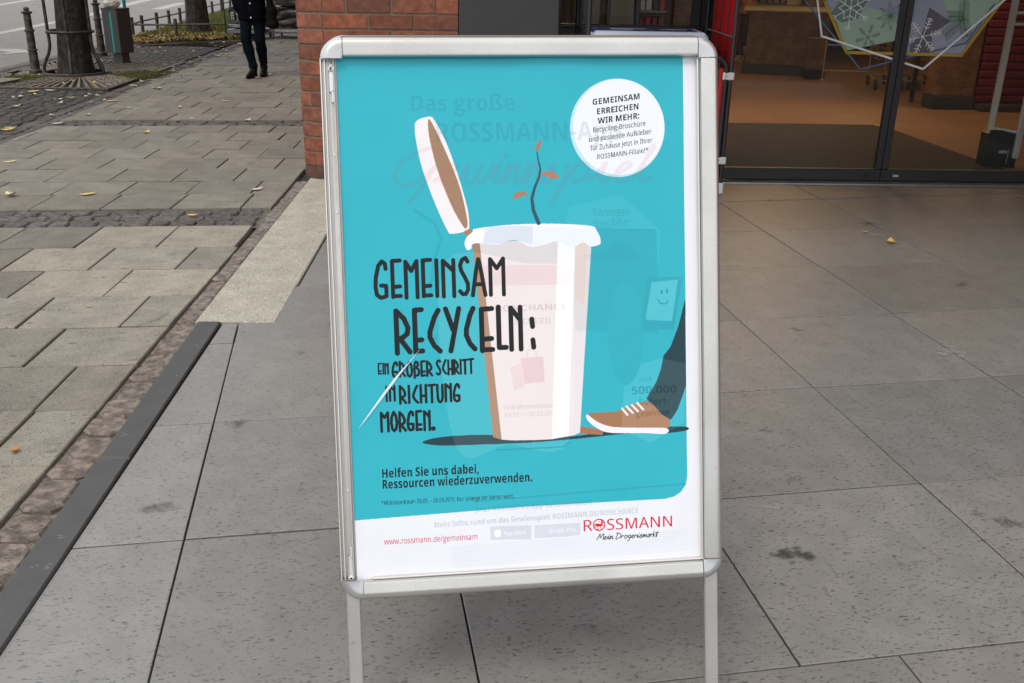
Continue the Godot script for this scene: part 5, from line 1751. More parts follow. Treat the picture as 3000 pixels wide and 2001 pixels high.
func person(label: String, at: Vector3, turn: float, coat_m: Material, leg_m: Material, boot_m: Material, hem: float, stride: float) -> MeshInstance3D:
	# skin: one continuous body (head, trunk, arms, legs); clothes are its children
	var s := stride
	var hipL := Vector3(-0.066, 0.66, 0)
	var kneL := Vector3(-0.070, 0.385, 0.035 + 0.04 * s)
	var ankL := Vector3(-0.022, 0.085, 0.045 * s)
	var hipR := Vector3(0.066, 0.66, 0)
	var kneR := Vector3(0.060, 0.375, 0.02)
	var ankR := Vector3(0.052, 0.090, -0.11 * s)
	var shL := Vector3(-0.145, 1.045, -0.01)
	var shR := Vector3(0.145, 1.045, -0.01)
	var elL := Vector3(-0.185, 0.845, -0.045)
	var wrL := Vector3(-0.140, 0.690, 0.045)
	var elR := Vector3(0.185, 0.850, -0.03)
	var wrR := Vector3(0.165, 0.905, 0.125)
	var b := mb()
	field_mesh(b, [[hipL, kneL, .055, .04], [kneL, ankL, .036, .020], [hipR, kneR, .055, .04], [kneR, ankR, .036, .020], [ankL, ankL + Vector3(-.01, -.055, .06), .018, .014], [ankR, ankR + Vector3(.01, -.055, .06), .018, .014], [Vector3(0, .68, 0), Vector3(0, .8, 0), .085, .08], [Vector3(0, .8, 0), Vector3(0, 1.0, -.01), .08, .10], [shL, shR, .05, .05], [shL, elL, .035, .028], [elL, wrL, .027, .02], [shR, elR, .035, .028], [elR, wrR, .027, .02], [Vector3(0, 1.04, -.01), Vector3(0, 1.14, 0), .042, .036]], 0.016, 0.035)
	var hd := Vector3(0, 1.215, 0.012)
	field_mesh(b, [[hd + Vector3(0, .012, -.012), hd + Vector3(0, .012, .0), .074, .072], [hd + Vector3(0, -.035, .012), hd + Vector3(0, -.062, .022), .055, .036], [hd + Vector3(0, -.002, .070), hd + Vector3(0, -.020, .084), .008, .011], [hd + Vector3(-.072, -.012, -.004), hd + Vector3(-.074, .008, -.008), .010, .013], [hd + Vector3(.072, -.012, -.004), hd + Vector3(.074, .008, -.008), .010, .013], [Vector3(0, 1.1, -.005), hd + Vector3(0, -.05, -.01), .036, .04], [hd + Vector3(-.02, -.043, .064), hd + Vector3(.02, -.043, .064), .007, .007]], 0.006, 0.02)
	# the hand that holds the bag strap: palm, four fingers, thumb
	var pm := wrR + Vector3(-0.012, 0.02, 0.03)
	var bones := [[wrR, pm, .017, .021], [pm + Vector3(.014, 0, 0), pm + Vector3(-.014, .004, .006), .014, .014]]
	for k in 4:
		var q := pm + Vector3(0.021 - k * 0.014, 0.010, 0.012)
		var l: float = [0.022, 0.027, 0.029, 0.025][k]
		bones.append([q, q + Vector3(0, 0.004, l), .0074, .0070])
		bones.append([q + Vector3(0, 0.004, l), q + Vector3(0, -0.018, l + 0.004), .0070, .0064])
		bones.append([q + Vector3(0, -0.018, l + 0.004), q + Vector3(0, -0.026, l - 0.014), .0064, .0058])
	bones.append([pm + Vector3(-.02, -.006, -.006), pm + Vector3(-.036, -.004, .014), .0085, .0075])
	bones.append([pm + Vector3(-.036, -.004, .014), pm + Vector3(-.026, -.012, .032), .0075, .0066])
	field_mesh(b, bones, 0.0045, 0.006)
	var o := obj("person", b, M.skin)
	o.position = at * K; o.rotation.y = turn
	tag(o, label, "person")
	var e := mb()
	for x in [-0.027, 0.027]:
		e.lathe(hd + Vector3(x, 0.006, 0.062), [Vector2(0.001, -0.007), Vector2(0.008, -0.003), Vector2(0.0085, 0), Vector2(0.008, 0.003), Vector2(0.001, 0.007)], 10)
	obj("eyes", e, M.white_plastic, o)
	e = mb()
	for x in [-0.027, 0.027]: e.box(hd + Vector3(x, 0.005, 0.071), Vector3(0.006, 0.007, 0.003), 0.001)
	obj("pupils", e, M.dark_metal, o)
	b = mb(); field_mesh(b, [[hd + Vector3(0, .028, -.028), hd + Vector3(0, .04, -.01), .076, .070], [hd + Vector3(0, -.02, -.045), hd + Vector3(0, -.08, -.05), .055, .045], [hd + Vector3(-.06, 0, -.02), hd + Vector3(-.058, -.05, -.025), .022, .018], [hd + Vector3(.06, 0, -.02), hd + Vector3(.058, -.05, -.025), .022, .018]], 0.008, 0.02); obj("hair", b, M.hair, o)
	# trousers
	b = mb()
	var kc := kneL.lerp(ankL, 0.35) + Vector3(0, 0, -0.01)
	var kd := kneR.lerp(ankR, 0.35) + Vector3(0, 0, -0.015)
	field_mesh(b, [[hipL, kneL, .068, .051], [kneL, kc, .050, .053], [kc, ankL + Vector3(0, .03, 0), .052, .038], [hipR, kneR, .068, .051], [kneR, kd, .050, .053], [kd, ankR + Vector3(0, .05, 0), .052, .042], [Vector3(0, .68, 0), Vector3(0, .80, 0), .10, .095], [ankL + Vector3(0.004, .035, .006), ankL + Vector3(-0.006, .028, .014), .040, .038]], 0.011, 0.02, 0.10, 0.84)
	obj("trousers", b, leg_m, o)
	# boots
	for q in [[ankL, Vector3(-.32, 0, 1), 0.0], [ankR, Vector3(.05, 0, 1), 0.012]]:
		b = mb()
		var a: Vector3 = q[0]
		var d: Vector3 = (q[1] as Vector3).normalized()
		var gy := Vector3(a.x, 0.0, a.z)
		field_mesh(b, [[a + (Vector3(-.012, .085, -.004) if a.x < 0 else Vector3(0.002, .10, .035)), a, .037, .036], [gy + Vector3(0, .034, -.02), gy + d * 0.06 + Vector3(0, .030, 0), .034, .034], [gy + d * .06 + Vector3(0, .028, 0), gy + d * .112 + Vector3(0, .024, 0), .036, .026], [a, gy + d * .05 + Vector3(0, .04, 0), .034, .03]], 0.0085, 0.02, 0.006)
		b.slab(PackedVector2Array([Vector2(gy.x, gy.z) + Vector2(-.033, -.05), Vector2(gy.x, gy.z) + Vector2(.033, -.05), Vector2(gy.x + d.x * .1, gy.z + d.z * .1) + Vector2(.036, 0), Vector2(gy.x + d.x * .135, gy.z + d.z * .135), Vector2(gy.x + d.x * .1, gy.z + d.z * .1) + Vector2(-.036, 0)]), 0.0, 0.014, 0.002)
		obj("boot", b, boot_m, o)
	# coat
	b = mb()
	field_mesh(b, [[Vector3(-.050, hem - .04, 0.005), Vector3(-.045, .80, 0), .106, .092], [Vector3(.042, hem - .04, 0.005), Vector3(.045, .80, 0), .102, .092], [Vector3(-.03, .8, 0), Vector3(-.045, 1.0, -.01), .09, .098], [Vector3(.03, .8, 0), Vector3(.045, 1.0, -.01), .09, .098], [shL, shR, .06, .06], [shL, elL, .052, .046], [elL, wrL, .046, .040], [shR, elR, .052, .046], [elR, wrR - (wrR - elR).normalized() * 0.02, .046, .038], [Vector3(0, 1.05, -.01), Vector3(0, 1.115, -.005), .062, .056]], 0.013, 0.03, hem, 1.125)
	obj("coat", b, coat_m, o)
	return o

func build_people() -> void:
	var p := person("person in a dark coat and jeans walking towards the sign on the pavement", P(-2.405, 10.52), -PHI, M.coat, M.denim, M.boot, 0.572, 1.0)
	for y in [0.60, 0.735]:
		var b := mb(); b.xf = Transform3D(Basis(Vector3.RIGHT, PI / 2), Vector3(0.008, y, 0.112 if y > 0.7 else 0.116))
		b.lathe(Vector3.ZERO, [Vector2(0.008, 0), Vector2(0.007, 0.004), Vector2(0, 0.005)], 10); obj("button", b, M.white_plastic, p)
	var bag := thing("shoulder_bag", "long soft black shoulder bag hanging at the walking person's side", "bag", P(-2.195, 10.47), -PHI)
	var b := mb()
	field_mesh(b, [[Vector3(-.012, .535, 0), Vector3(.018, .535, 0), .048, .048], [Vector3(-.012, .535, .05), Vector3(.018, .535, .05), .04, .04], [Vector3(-.01, .60, .02), Vector3(.008, .66, .02), .056, .05], [Vector3(0, .66, .02), Vector3(-.015, .77, .03), .048, .03]], 0.011, 0.03)
	obj("bag_body", b, M.bag_cloth, bag)
	b = mb(); b.tube([Vector3(-.015, .76, .03), Vector3(-.03, .86, .06), Vector3(-.05, .94, .11), Vector3(-.06, 1.05, .08), Vector3(-.055, 1.11, -.01), Vector3(-.02, 1.03, -.09), Vector3(0, .86, -.08), Vector3(0.0, .68, -0.01)], 0.009); obj("strap", b, M.bag_cloth, bag)
	person("person in dark trousers and an orange-brown jacket inside the shop", P(3.27, 12.85), -PHI - 1.2, M.jacket, M.plinth, M.beige, 0.60, 0.35)

# ------------------------------------------------------------------ fallen leaves
func build_leaves() -> void:
	var r := RandomNumberGenerator.new(); r.seed = 99
	var shapes := [leaf_mesh(0.088, 0.052, 0.14), leaf_mesh(0.078, 0.056, 0.5), leaf_mesh(0.066, 0.036, 0.22)]
	var mats := []
	for c in [[0.86, 0.62, 0.13], [0.72, 0.58, 0.32], [0.60, 0.54, 0.46], [0.78, 0.70, 0.50], [0.36, 0.2, 0.09]]:
		var m: StandardMaterial3D = M.leaf.duplicate()
		m.albedo_color = lin(c[0], c[1], c[2]); m.vertex_color_use_as_albedo = false
		mats.append(m)
	var put := func(u: float, v: float, shape: int, m: int, turn: float, sc: float, label: String, group: String):
		var o := MeshInstance3D.new()
		o.mesh = shapes[shape]; o.material_override = mats[m]
		o.name = numbered("fallen_leaf"); add_child(o)
		o.position = P(u, v, 0.004 if u > -3.3 else 0.001) * K
		o.rotation = Vector3(r.randf_range(-.06, .06), turn, r.randf_range(-.06, .06)); o.scale = Vector3.ONE * sc
		tag(o, label, "leaf", group)
	for q in [
		[1.90, 4.36, 1, 0, 1.2, 0.72, "bright yellow leaf lying alone on the dark tiles before the door"],
		[1.845, 4.545, 2, 1, 0.3, 0.55, "small pale leaf near the yellow one on the dark tiles"],
		[-2.50, 5.09, 1, 3, -0.7, 1.0, "curled cream leaf on the pavement at the picture's edge"],
		[-2.12, 5.14, 0, 0, 0.15, 0.95, "flat yellow leaf two slabs beyond the sett band"],
		[-1.26, 5.30, 2, 3, 0.55, 1.15, "narrow cream leaf on the slab next to the light border stone"],
		[-1.45, 4.72, 2, 0, 0.0, 0.8, "yellow leaf lying on the dark band of setts"],
		[-2.43, 7.05, 1, 0, 0.9, 0.8, "curled orange leaf just before the far band of setts"],
		[-4.13, 9.16, 0, 0, 0.2, 1.25, "large yellow leaf at the near corner of the tree grate"],
		[-3.45, 7.20, 0, 0, 0.1, 1.1, "upper of two orange leaves at the edge of the gutter"],
		[-3.44, 7.12, 0, 0, 0.5, 1.1, "lower of two orange leaves at the edge of the gutter"],
		[-3.23, 8.60, 0, 0, 0.1, 1.1, "orange-yellow leaf lying in the gutter of setts beyond the slabs"],
		[-3.57, 9.69, 0, 0, 0.1, 0.9, "yellow leaf at the right corner of the tree grate"],
		[-4.02, 9.25, 0, 3, 0.0, 1.0, "pale yellow leaf on the front rim of the tree grate"],
		[-1.85, 7.65, 1, 3, 0.6, 0.8, "cream leaf on the far band of setts near the pillar"],
		[-2.29, 8.71, 0, 1, 0.2, 0.85, "tan leaf in the middle of the pavement before the walking person"],
		[-2.90, 5.96, 0, 1, 0.4, 0.95, "tan leaf by the picture's edge among the slabs"],
		[-2.29, 7.72, 2, 3, -0.5, 0.9, "cream leaf just beyond the far band of setts"],
		[-2.87, 8.16, 2, 3, 0.1, 0.9, "pale leaf on the slabs beside the gutter"],
		[-3.20, 7.40, 0, 2, 0.4, 1.0, "greyish leaf on the gutter beside the far sett band"],
	]: put.call(q[0], q[1], q[2], q[3], q[4], q[5], q[6], "")
	for i in 150:
		var v := r.randf_range(7.5, 15.2)
		var u := r.randf_range(-4.9, -2.2) if v < 12.0 else r.randf_range(-4.0, -1.9)
		if i >= 96:
			v = r.randf_range(8.2, 13.8); u = r.randf_range(-5.1, -3.3)
		if i < 96 and r.randf() < 0.55: u = curb_u(v) + r.randfn(-0.1, 0.25)
		put.call(u, v, r.randi() % 3, [2, 3, 3, 1, 2, 0][r.randi() % 6], r.randf() * TAU, r.randf_range(0.6, 1.0), "small pale fallen leaf lying on the pavement or the tree strip", "small fallen leaves")
	var bt := mb(Color(0.36, 0.15, 0.04)); bt.box(Vector3(0, 0.004, 0), Vector3(0.018, 0.006, 0.022), 0.001)
	var bo := obj("brown_scrap", bt, M.coloured)
	bo.position = P(-1.22, 2.27, 0.003) * K; bo.rotation.y = 0.5
	tag(bo, "small orange-brown scrap lying on the nearest pavement slab", "scrap")

# ------------------------------------------------------------------ the poster's print, drawn in millimetres from the frame's lower edge
class Pic:
	var im: Image
	var x0 := -300.0
	var y1 := 872.0
	var s := 2.3
	var w := 0
	var h := 0
	var raw := false

	func _init(back: Color) -> void:
		w = int(596 * s); h = int(850 * s)
		im = Image.create(w, h, false, Image.FORMAT_RGBA8)
		im.fill(back)

	func rows(loops: Array, col: Color) -> void:
		var src: Image
		if col.a < 1.0 and not raw:
			src = Image.create(w, 1, false, Image.FORMAT_RGBA8); src.fill(col)
		var ya := 1e9
		var yb := -1e9
		for l in loops:
			for p in l:
				ya = minf(ya, p.y); yb = maxf(yb, p.y)
		for y in range(maxi(0, int(ya)), mini(h - 1, int(yb) + 1) + 1):
			var t := y + 0.5
			var xs := []
			for l in loops:
				var m: int = l.size()
				for i in m:
					var a: Vector2 = l[i]
					var b: Vector2 = l[(i + 1) % m]
					if (a.y <= t) != (b.y <= t): xs.append(a.x + (b.x - a.x) * (t - a.y) / (b.y - a.y))
			xs.sort()
			for i in range(0, xs.size() - 1, 2):
				var xa := clampi(int(ceil(xs[i] - 0.5)), 0, w)
				var xb := clampi(int(ceil(xs[i + 1] - 0.5)), 0, w)
				if xb > xa:
					if src: im.blend_rect(src, Rect2i(0, 0, xb - xa, 1), Vector2i(xa, y))
					else: im.fill_rect(Rect2i(xa, y, xb - xa, 1), col)

	func px(x: float, y: float) -> Vector2:
		return Vector2((x - x0) * s, (y1 - y) * s)

	func poly(q: Array, col: Color) -> void:
		var l := []
		for i in range(0, q.size(), 2): l.append(px(q[i], q[i + 1]))
		rows([l], col)

	# closed outline rounded through its points
	func blob(q: Array, col: Color) -> void:
		var m := q.size() / 2
		var l := []
		for i in m:
			var p := []
			for k in 4:
				var j := (i + k - 1 + m) % m
				p.append(px(q[j * 2], q[j * 2 + 1]))
			for k in 5: l.append(p[1].cubic_interpolate(p[2], p[0], p[3], k / 5.0))
		rows([l], col)

	func ellipse(cx: float, cy: float, rx: float, ry: float, col: Color) -> void:
		var l := []
		for i in 72: l.append(px(cx + rx * cos(TAU * i / 72), cy + ry * sin(TAU * i / 72)))
		rows([l], col)

	func stroke(q: Array, wide: float, col: Color, wide2 := -1.0) -> void:
		if wide2 < 0.0: wide2 = wide
		var m := q.size() / 2
		var last := Vector2.ZERO
		for i in m:
			var f := float(i) / maxf(1.0, m - 1)
			var p := Vector2(q[i * 2], q[i * 2 + 1])
			var r := lerpf(wide, wide2, f) * 0.5
			ellipse(p.x, p.y, r, r, col)
			if i > 0:
				var d := (p - last).normalized().orthogonal()
				var r0 := lerpf(wide, wide2, float(i - 1) / maxf(1.0, m - 1)) * 0.5
				poly([last.x + d.x * r0, last.y + d.y * r0, p.x + d.x * r, p.y + d.y * r, p.x - d.x * r, p.y - d.y * r, last.x - d.x * r0, last.y - d.y * r0], col)
			last = p

	func text(tm: Array, hm: Array, x: float, y: float, cap: float, width: float, col: Color, slope := 0.0, slant := 0.0) -> void:
		var b0 := 1e9
		var b1 := -1e9
		for p in hm[0]:
			b0 = minf(b0, p.y); b1 = maxf(b1, p.y)
		var a0 := 1e9
		var a1 := -1e9
		for p in tm[0]:
			a0 = minf(a0, p.x); a1 = maxf(a1, p.x)
		var sx := width / (a1 - a0)
		var sy := cap / (b1 - b0)
		var ix: PackedInt32Array = tm[1]
		for i in range(0, ix.size(), 3):
			var l := []
			for k in 3:
				var p: Vector3 = tm[0][ix[i + k]]
				var dx: float = (p.x - a0) * sx
				var dy: float = (p.y - b0) * sy
				l.append(px(x + dx + dy * slant, y + dy + dx * slope))
			rows([l], col)

# narrow brush capitals: strokes in a box one unit wide and high
func brush(letter: String) -> Array:
	match letter:
		"G": return [[.85, .78, .8, .92, .6, .98, .35, .86, .16, .55, .12, .3, .2, .08, .45, .0, .7, .02, .86, .05], [.86, .05, .84, .32], [.5, .33, .84, .32]]
		"E": return [[.2, .0, .2, .97], [.2, .97, .85, .98], [.2, .27, .8, .28], [.2, .02, .85, .02]]
		"M": return [[.12, .0, .12, .97], [.12, .97, .5, .72, .88, .98], [.88, .98, .88, .0]]
		"I": return [[.5, .0, .5, .97]]
		"N": return [[.14, .0, .14, .97], [.14, .97, .86, .68], [.86, .98, .86, .0]]
		"S": return [[.88, .9, .7, 1., .4, .95, .22, .8, .3, .66, .6, .48, .85, .3, .86, .14, .65, .02, .38, .02, .16, .1]]
		"A": return [[.06, .0, .34, .7, .5, .98], [.5, .98, .66, .7, .94, .0], [.22, .3, .78, .3]]
		"R": return [[.14, .0, .14, .98], [.14, .98, .6, .8, .84, .58, .78, .44, .5, .36, .2, .32], [.32, .34, .92, .02]]
		"C": return [[.8, .98, .55, .82, .26, .5, .24, .36, .5, .16, .86, .03]]
		"Y": return [[.1, .98, .52, .5], [.92, .98, .36, .0]]
		"L": return [[.2, .98, .2, .03], [.2, .03, .86, .03]]
		"O": return [[.5, .98, .2, .75, .1, .4, .25, .08, .5, .0, .78, .1, .9, .42, .78, .78, .5, .98]]
		"T": return [[.5, .0, .5, .96], [.08, .96, .94, .98]]
		"H": return [[.14, .0, .14, .98], [.86, .0, .86, .98], [.14, .36, .86, .38]]
		"U": return [[.14, .98, .16, .25, .3, .04, .5, .0, .72, .06, .84, .25, .86, .98]]
		"ß": return [[.16, -.12, .16, .75, .35, .96, .65, .92, .75, .75, .45, .55, .8, .42, .86, .2, .7, .04, .36, .02]]
		":": return [[.5, .58, .5, .72], [.5, .06, .5, .2]]
		".": return [[.5, .02, .5, .03]]
	return []

func brush_text(pic: Pic, s: String, wd: String, x0: float, x1: float, y: float, h: float, wide: float, col: Color) -> void:
	var total := 0.0
	for k in s.length(): total += wd[k].to_int()
	var x := x0
	for k in s.length():
		var cw: float = (x1 - x0) * wd[k].to_int() / total
		for st in brush(s[k]):
			var q := []
			for i in range(0, st.size(), 2):
				q.append(x + cw * 0.07 + st[i] * cw * 0.86)
				q.append(y + st[i + 1] * (h - wide) + wide * 0.5 + (sin(k * 2.3) * h * 0.015))
			pic.stroke(q, wide * (1.6 if s[k] == ":" or s[k] == "." else 1.0), col)
		x += cw

func poster_print() -> ImageTexture:
	var white := Color(0.865, 0.87, 0.895)
	var cyan := Color(0.15, 0.655, 0.72)
	var dark := Color(0.085, 0.215, 0.25)
	var tan := Color(0.60, 0.47, 0.37)
	var ink := Color(0.03, 0.033, 0.037)
	var pale := Color(0.90, 0.875, 0.885)
	var grey := Color(0.86, 0.83, 0.835)
	var pic := Pic.new(white)
	var hs: Array = text_mesh("H", font_sans)
	var hb: Array = text_mesh("H", font_bold)
	pic.poly([-300, 872, 263, 872, 262, 175, 259, 161, 250, 149, 238, 142, 222, 139, -7, 139, -150, 135, -300, 131], cyan)
	# bin: lid, rim, body
	pic.blob([-181, 255, -159, 261, -116, 263, -58, 261, 51, 253, 118, 258, 148, 262, 190, 263, 230, 262, 262, 260, 262, 254, 223, 251, 193, 255, 148, 253, 59, 248, -15, 246, -131, 247, -167, 250], dark)
	pic.poly([81, 270, 119, 261, 118, 253, 81, 257], Color(0.62, 0.42, 0.31))
	pic.poly([-90, 578, -65, 258, -51, 253, -33, 251, 0, 250, 32, 250, 70, 255, 80, 259, 106, 578], grey)
	pic.poly([-90, 578, -65, 258, -51, 253, -78, 578], tan)
	pic.poly([50, 578, 79, 578, 60, 254, 33, 250], Color(0.955, 0.95, 0.955))
	pic.poly([79, 578, 106, 578, 80, 259, 66, 254], Color(0.86, 0.835, 0.84))
	pic.poly([79, 570, 98, 575, 92, 470, 76, 480], Color(0.88, 0.80, 0.78))
	pic.blob([-90, 596, -78, 600, -36, 604, 20, 605, 71, 603, 107, 599, 114, 593, 120, 581, 121, 573, 119, 569, 105, 566, 91, 573, 73, 565, 51, 576, 28, 571, 5, 568, -23, 580, -48, 573, -79, 576, -90, 574, -92, 567, -99, 566, -102, 579], Color(0.92, 0.93, 0.965))
	pic.poly([-70, 602, 10, 603, 8, 572, -20, 579, -48, 574, -72, 576], Color(0.80, 0.83, 0.88, 0.6))
	pic.blob([-175, 769, -167, 775, -152, 778, -145, 773, -129, 742, -112, 693, -97, 637, -94, 610, -97, 597, -122, 592, -130, 599, -149, 644, -167, 699, -175, 742, -176, 761], pale)
	pic.blob([-153, 774, -145, 761, -125, 715, -107, 665, -97, 615, -99, 600, -106, 607, -122, 638, -142, 693, -153, 742, -155, 767], tan)
	pic.poly([-102, 596, -92, 600, -88, 595, -98, 587, -103, 591], tan)
	# plant
	pic.stroke([19, 721, 21, 707, 24, 693, 22, 681, 14, 663, 9, 646, 11, 627, 19, 606], 1.6, Color(0.10, 0.30, 0.36), 6.5)
	pic.blob([19, 721, 17, 728, 21, 735, 26, 740, 26, 733, 23, 724], Color(0.62, 0.45, 0.36))
	pic.blob([23, 681, 29, 688, 39, 689, 49, 686, 54, 678, 42, 677, 32, 682], Color(0.65, 0.46, 0.38))
	pic.blob([-22, 645, -19, 654, -9, 658, -1, 656, 4, 649, 7, 640, 3, 649, -3, 651, -13, 647], tan)
	# leg and shoe
	pic.poly([262, 476, 250, 431, 236, 396, 224, 382, 219, 359, 211, 338, 194, 311, 200, 303, 220, 283, 232, 273, 237, 275, 247, 290, 253, 306, 262, 330], dark)
	pic.blob([91, 286, 96, 290, 109, 291, 145, 292, 169, 302, 194, 306, 205, 300, 220, 283, 233, 273, 228, 259, 189, 262, 150, 265, 127, 267, 106, 278], Color(0.60, 0.43, 0.30))
	pic.blob([91, 286, 94, 288, 109, 276, 127, 268, 150, 264, 189, 262, 228, 259, 225, 250, 189, 253, 132, 256, 109, 265, 94, 278], Color(0.93, 0.875, 0.895))
	for q in [[152, 296, 161, 285], [160, 299, 170, 288], [169, 301, 179, 290], [178, 304, 188, 293]]: pic.stroke(q, 3.4, white)
	# the older poster behind, showing through the paper, softened
	var gh := Pic.new(Color(0.2, 0.3, 0.35, 0.0))
	gh.raw = true
	ghost_print(gh)
	var gi := gh.im
	gi.resize(gh.w / 2, gh.h / 2, Image.INTERPOLATE_BILINEAR)
	gi.resize(gh.w, gh.h, Image.INTERPOLATE_CUBIC)
	pic.ellipse(152.5, 757, 78.5, 79, Color(0.72, 0.84, 0.89))
	pic.ellipse(155, 758.5, 76, 77, Color(0.885, 0.895, 0.92))
	pic.im.blend_rect(gi, Rect2i(0, 0, gh.w, gh.h), Vector2i.ZERO)
	# lettering of the poster itself
	brush_text(pic, "GEMEINSAM", "545425456", -252, -35, 489, 66, 6.6, ink)
	brush_text(pic, "RECYCELN", "64665645", -222, -10, 398, 78, 8.2, ink)
	pic.stroke([4, 450, 5, 438], 8.2, ink); pic.stroke([5, 416, 6, 404], 8.2, ink)
	brush_text(pic, "EIN", "424", -249, -231, 368, 20, 2.7, ink)
	brush_text(pic, "GROßER", "444434", -227, -160, 362, 28, 3.9, ink)
	brush_text(pic, "SCHRITT", "4444244", -156, -93, 363, 27, 3.7, ink)
	brush_text(pic, "IN", "24", -239, -221, 323, 28, 3.7, ink)
	brush_text(pic, "RICHTUNG", "42444444", -217, -116, 318, 33, 4.3, ink)
	brush_text(pic, "MORGEN.", "5444442", -249, -159, 273, 36, 4.6, ink)
	pic.text(text_mesh("Helfen Sie uns dabei,", font_bold), hb, -248, 199, 14.5, 158, ink)
	pic.text(text_mesh("Ressourcen wiederzuverwenden.", font_bold), hb, -248, 181, 14.5, 246, ink)
	pic.text(text_mesh("*Aktionszeitraum 09.09. – 28.09.2019. Nur solange der Vorrat reicht.", font_sans), hs, -251, 154, 7.2, 218, Color(.06, .13, .18))
	pic.text(text_mesh("www.rossmann.de/gemeinsam", font_sans), hs, -249, 88, 10, 153, Color(0.75, 0.25, 0.32))
	for q in [["GEMEINSAM", 112, 794, 78, 9.5], ["ERREICHEN", 119, 779, 69, 9.5], ["WIR MEHR:", 120, 764, 69, 9.5]]:
		pic.text(text_mesh(q[0], font_bold), hb, q[1], q[2], q[4], q[3], ink, 0.115)
	for q in [["Recycling-Broschüre", 112, 750, 87], ["und passende Aufkleber", 105, 735, 104], ["für Zuhause jetzt in Ihrer", 107, 721, 103], ["ROSSMANN-Filiale!*", 118, 707, 85]]:
		pic.text(text_mesh(q[0], font_sans), hs, q[1], q[2], 8.0, q[3], Color(0.10, 0.10, 0.12), 0.118)
	var red := Color(0.78, 0.08, 0.16)
	pic.text(text_mesh("R", font_sans), hs, 83, 91, 19, 15, red)
	pic.text(text_mesh("SSMANN", font_sans), hs, 123, 91, 18.5, 112, red)
	pic.ellipse(109.5, 100.5, 10.5, 10.5, red)
	pic.ellipse(109.5, 100.5, 8.6, 8.6, Color(0.95, 0.92, 0.93))
	pic.blob([103, 102, 107, 103, 112, 102, 114, 106, 116, 105, 115, 100, 112, 98, 105, 98], red)
	for q in [[104, 99, 102, 94], [107, 98, 108, 94, 106, 93], [112, 98, 113, 94], [114, 100, 117, 98], [103, 102, 101, 99]]: pic.stroke(q, 1.3, red)
	pic.stroke([106, 93, 109, 91.5, 113, 92], 1.0, red)
	pic.ellipse(114, 107, 1.3, 1.3, red)
	pic.stroke([108, 106, 118, 104], 0.9, red)
	script(pic, "Mein", [105, 116, 122, 126, 133], 75, 5.2, 1.15, Color(0.11, 0.11, 0.14))
	script(pic, "Drogeriemarkt", [136, 146, 151, 157, 163, 169, 173, 177, 183, 191, 196, 200, 205, 209], 75, 5.2, 1.15, Color(0.11, 0.11, 0.14))
	return ImageTexture.create_from_image(pic.im)

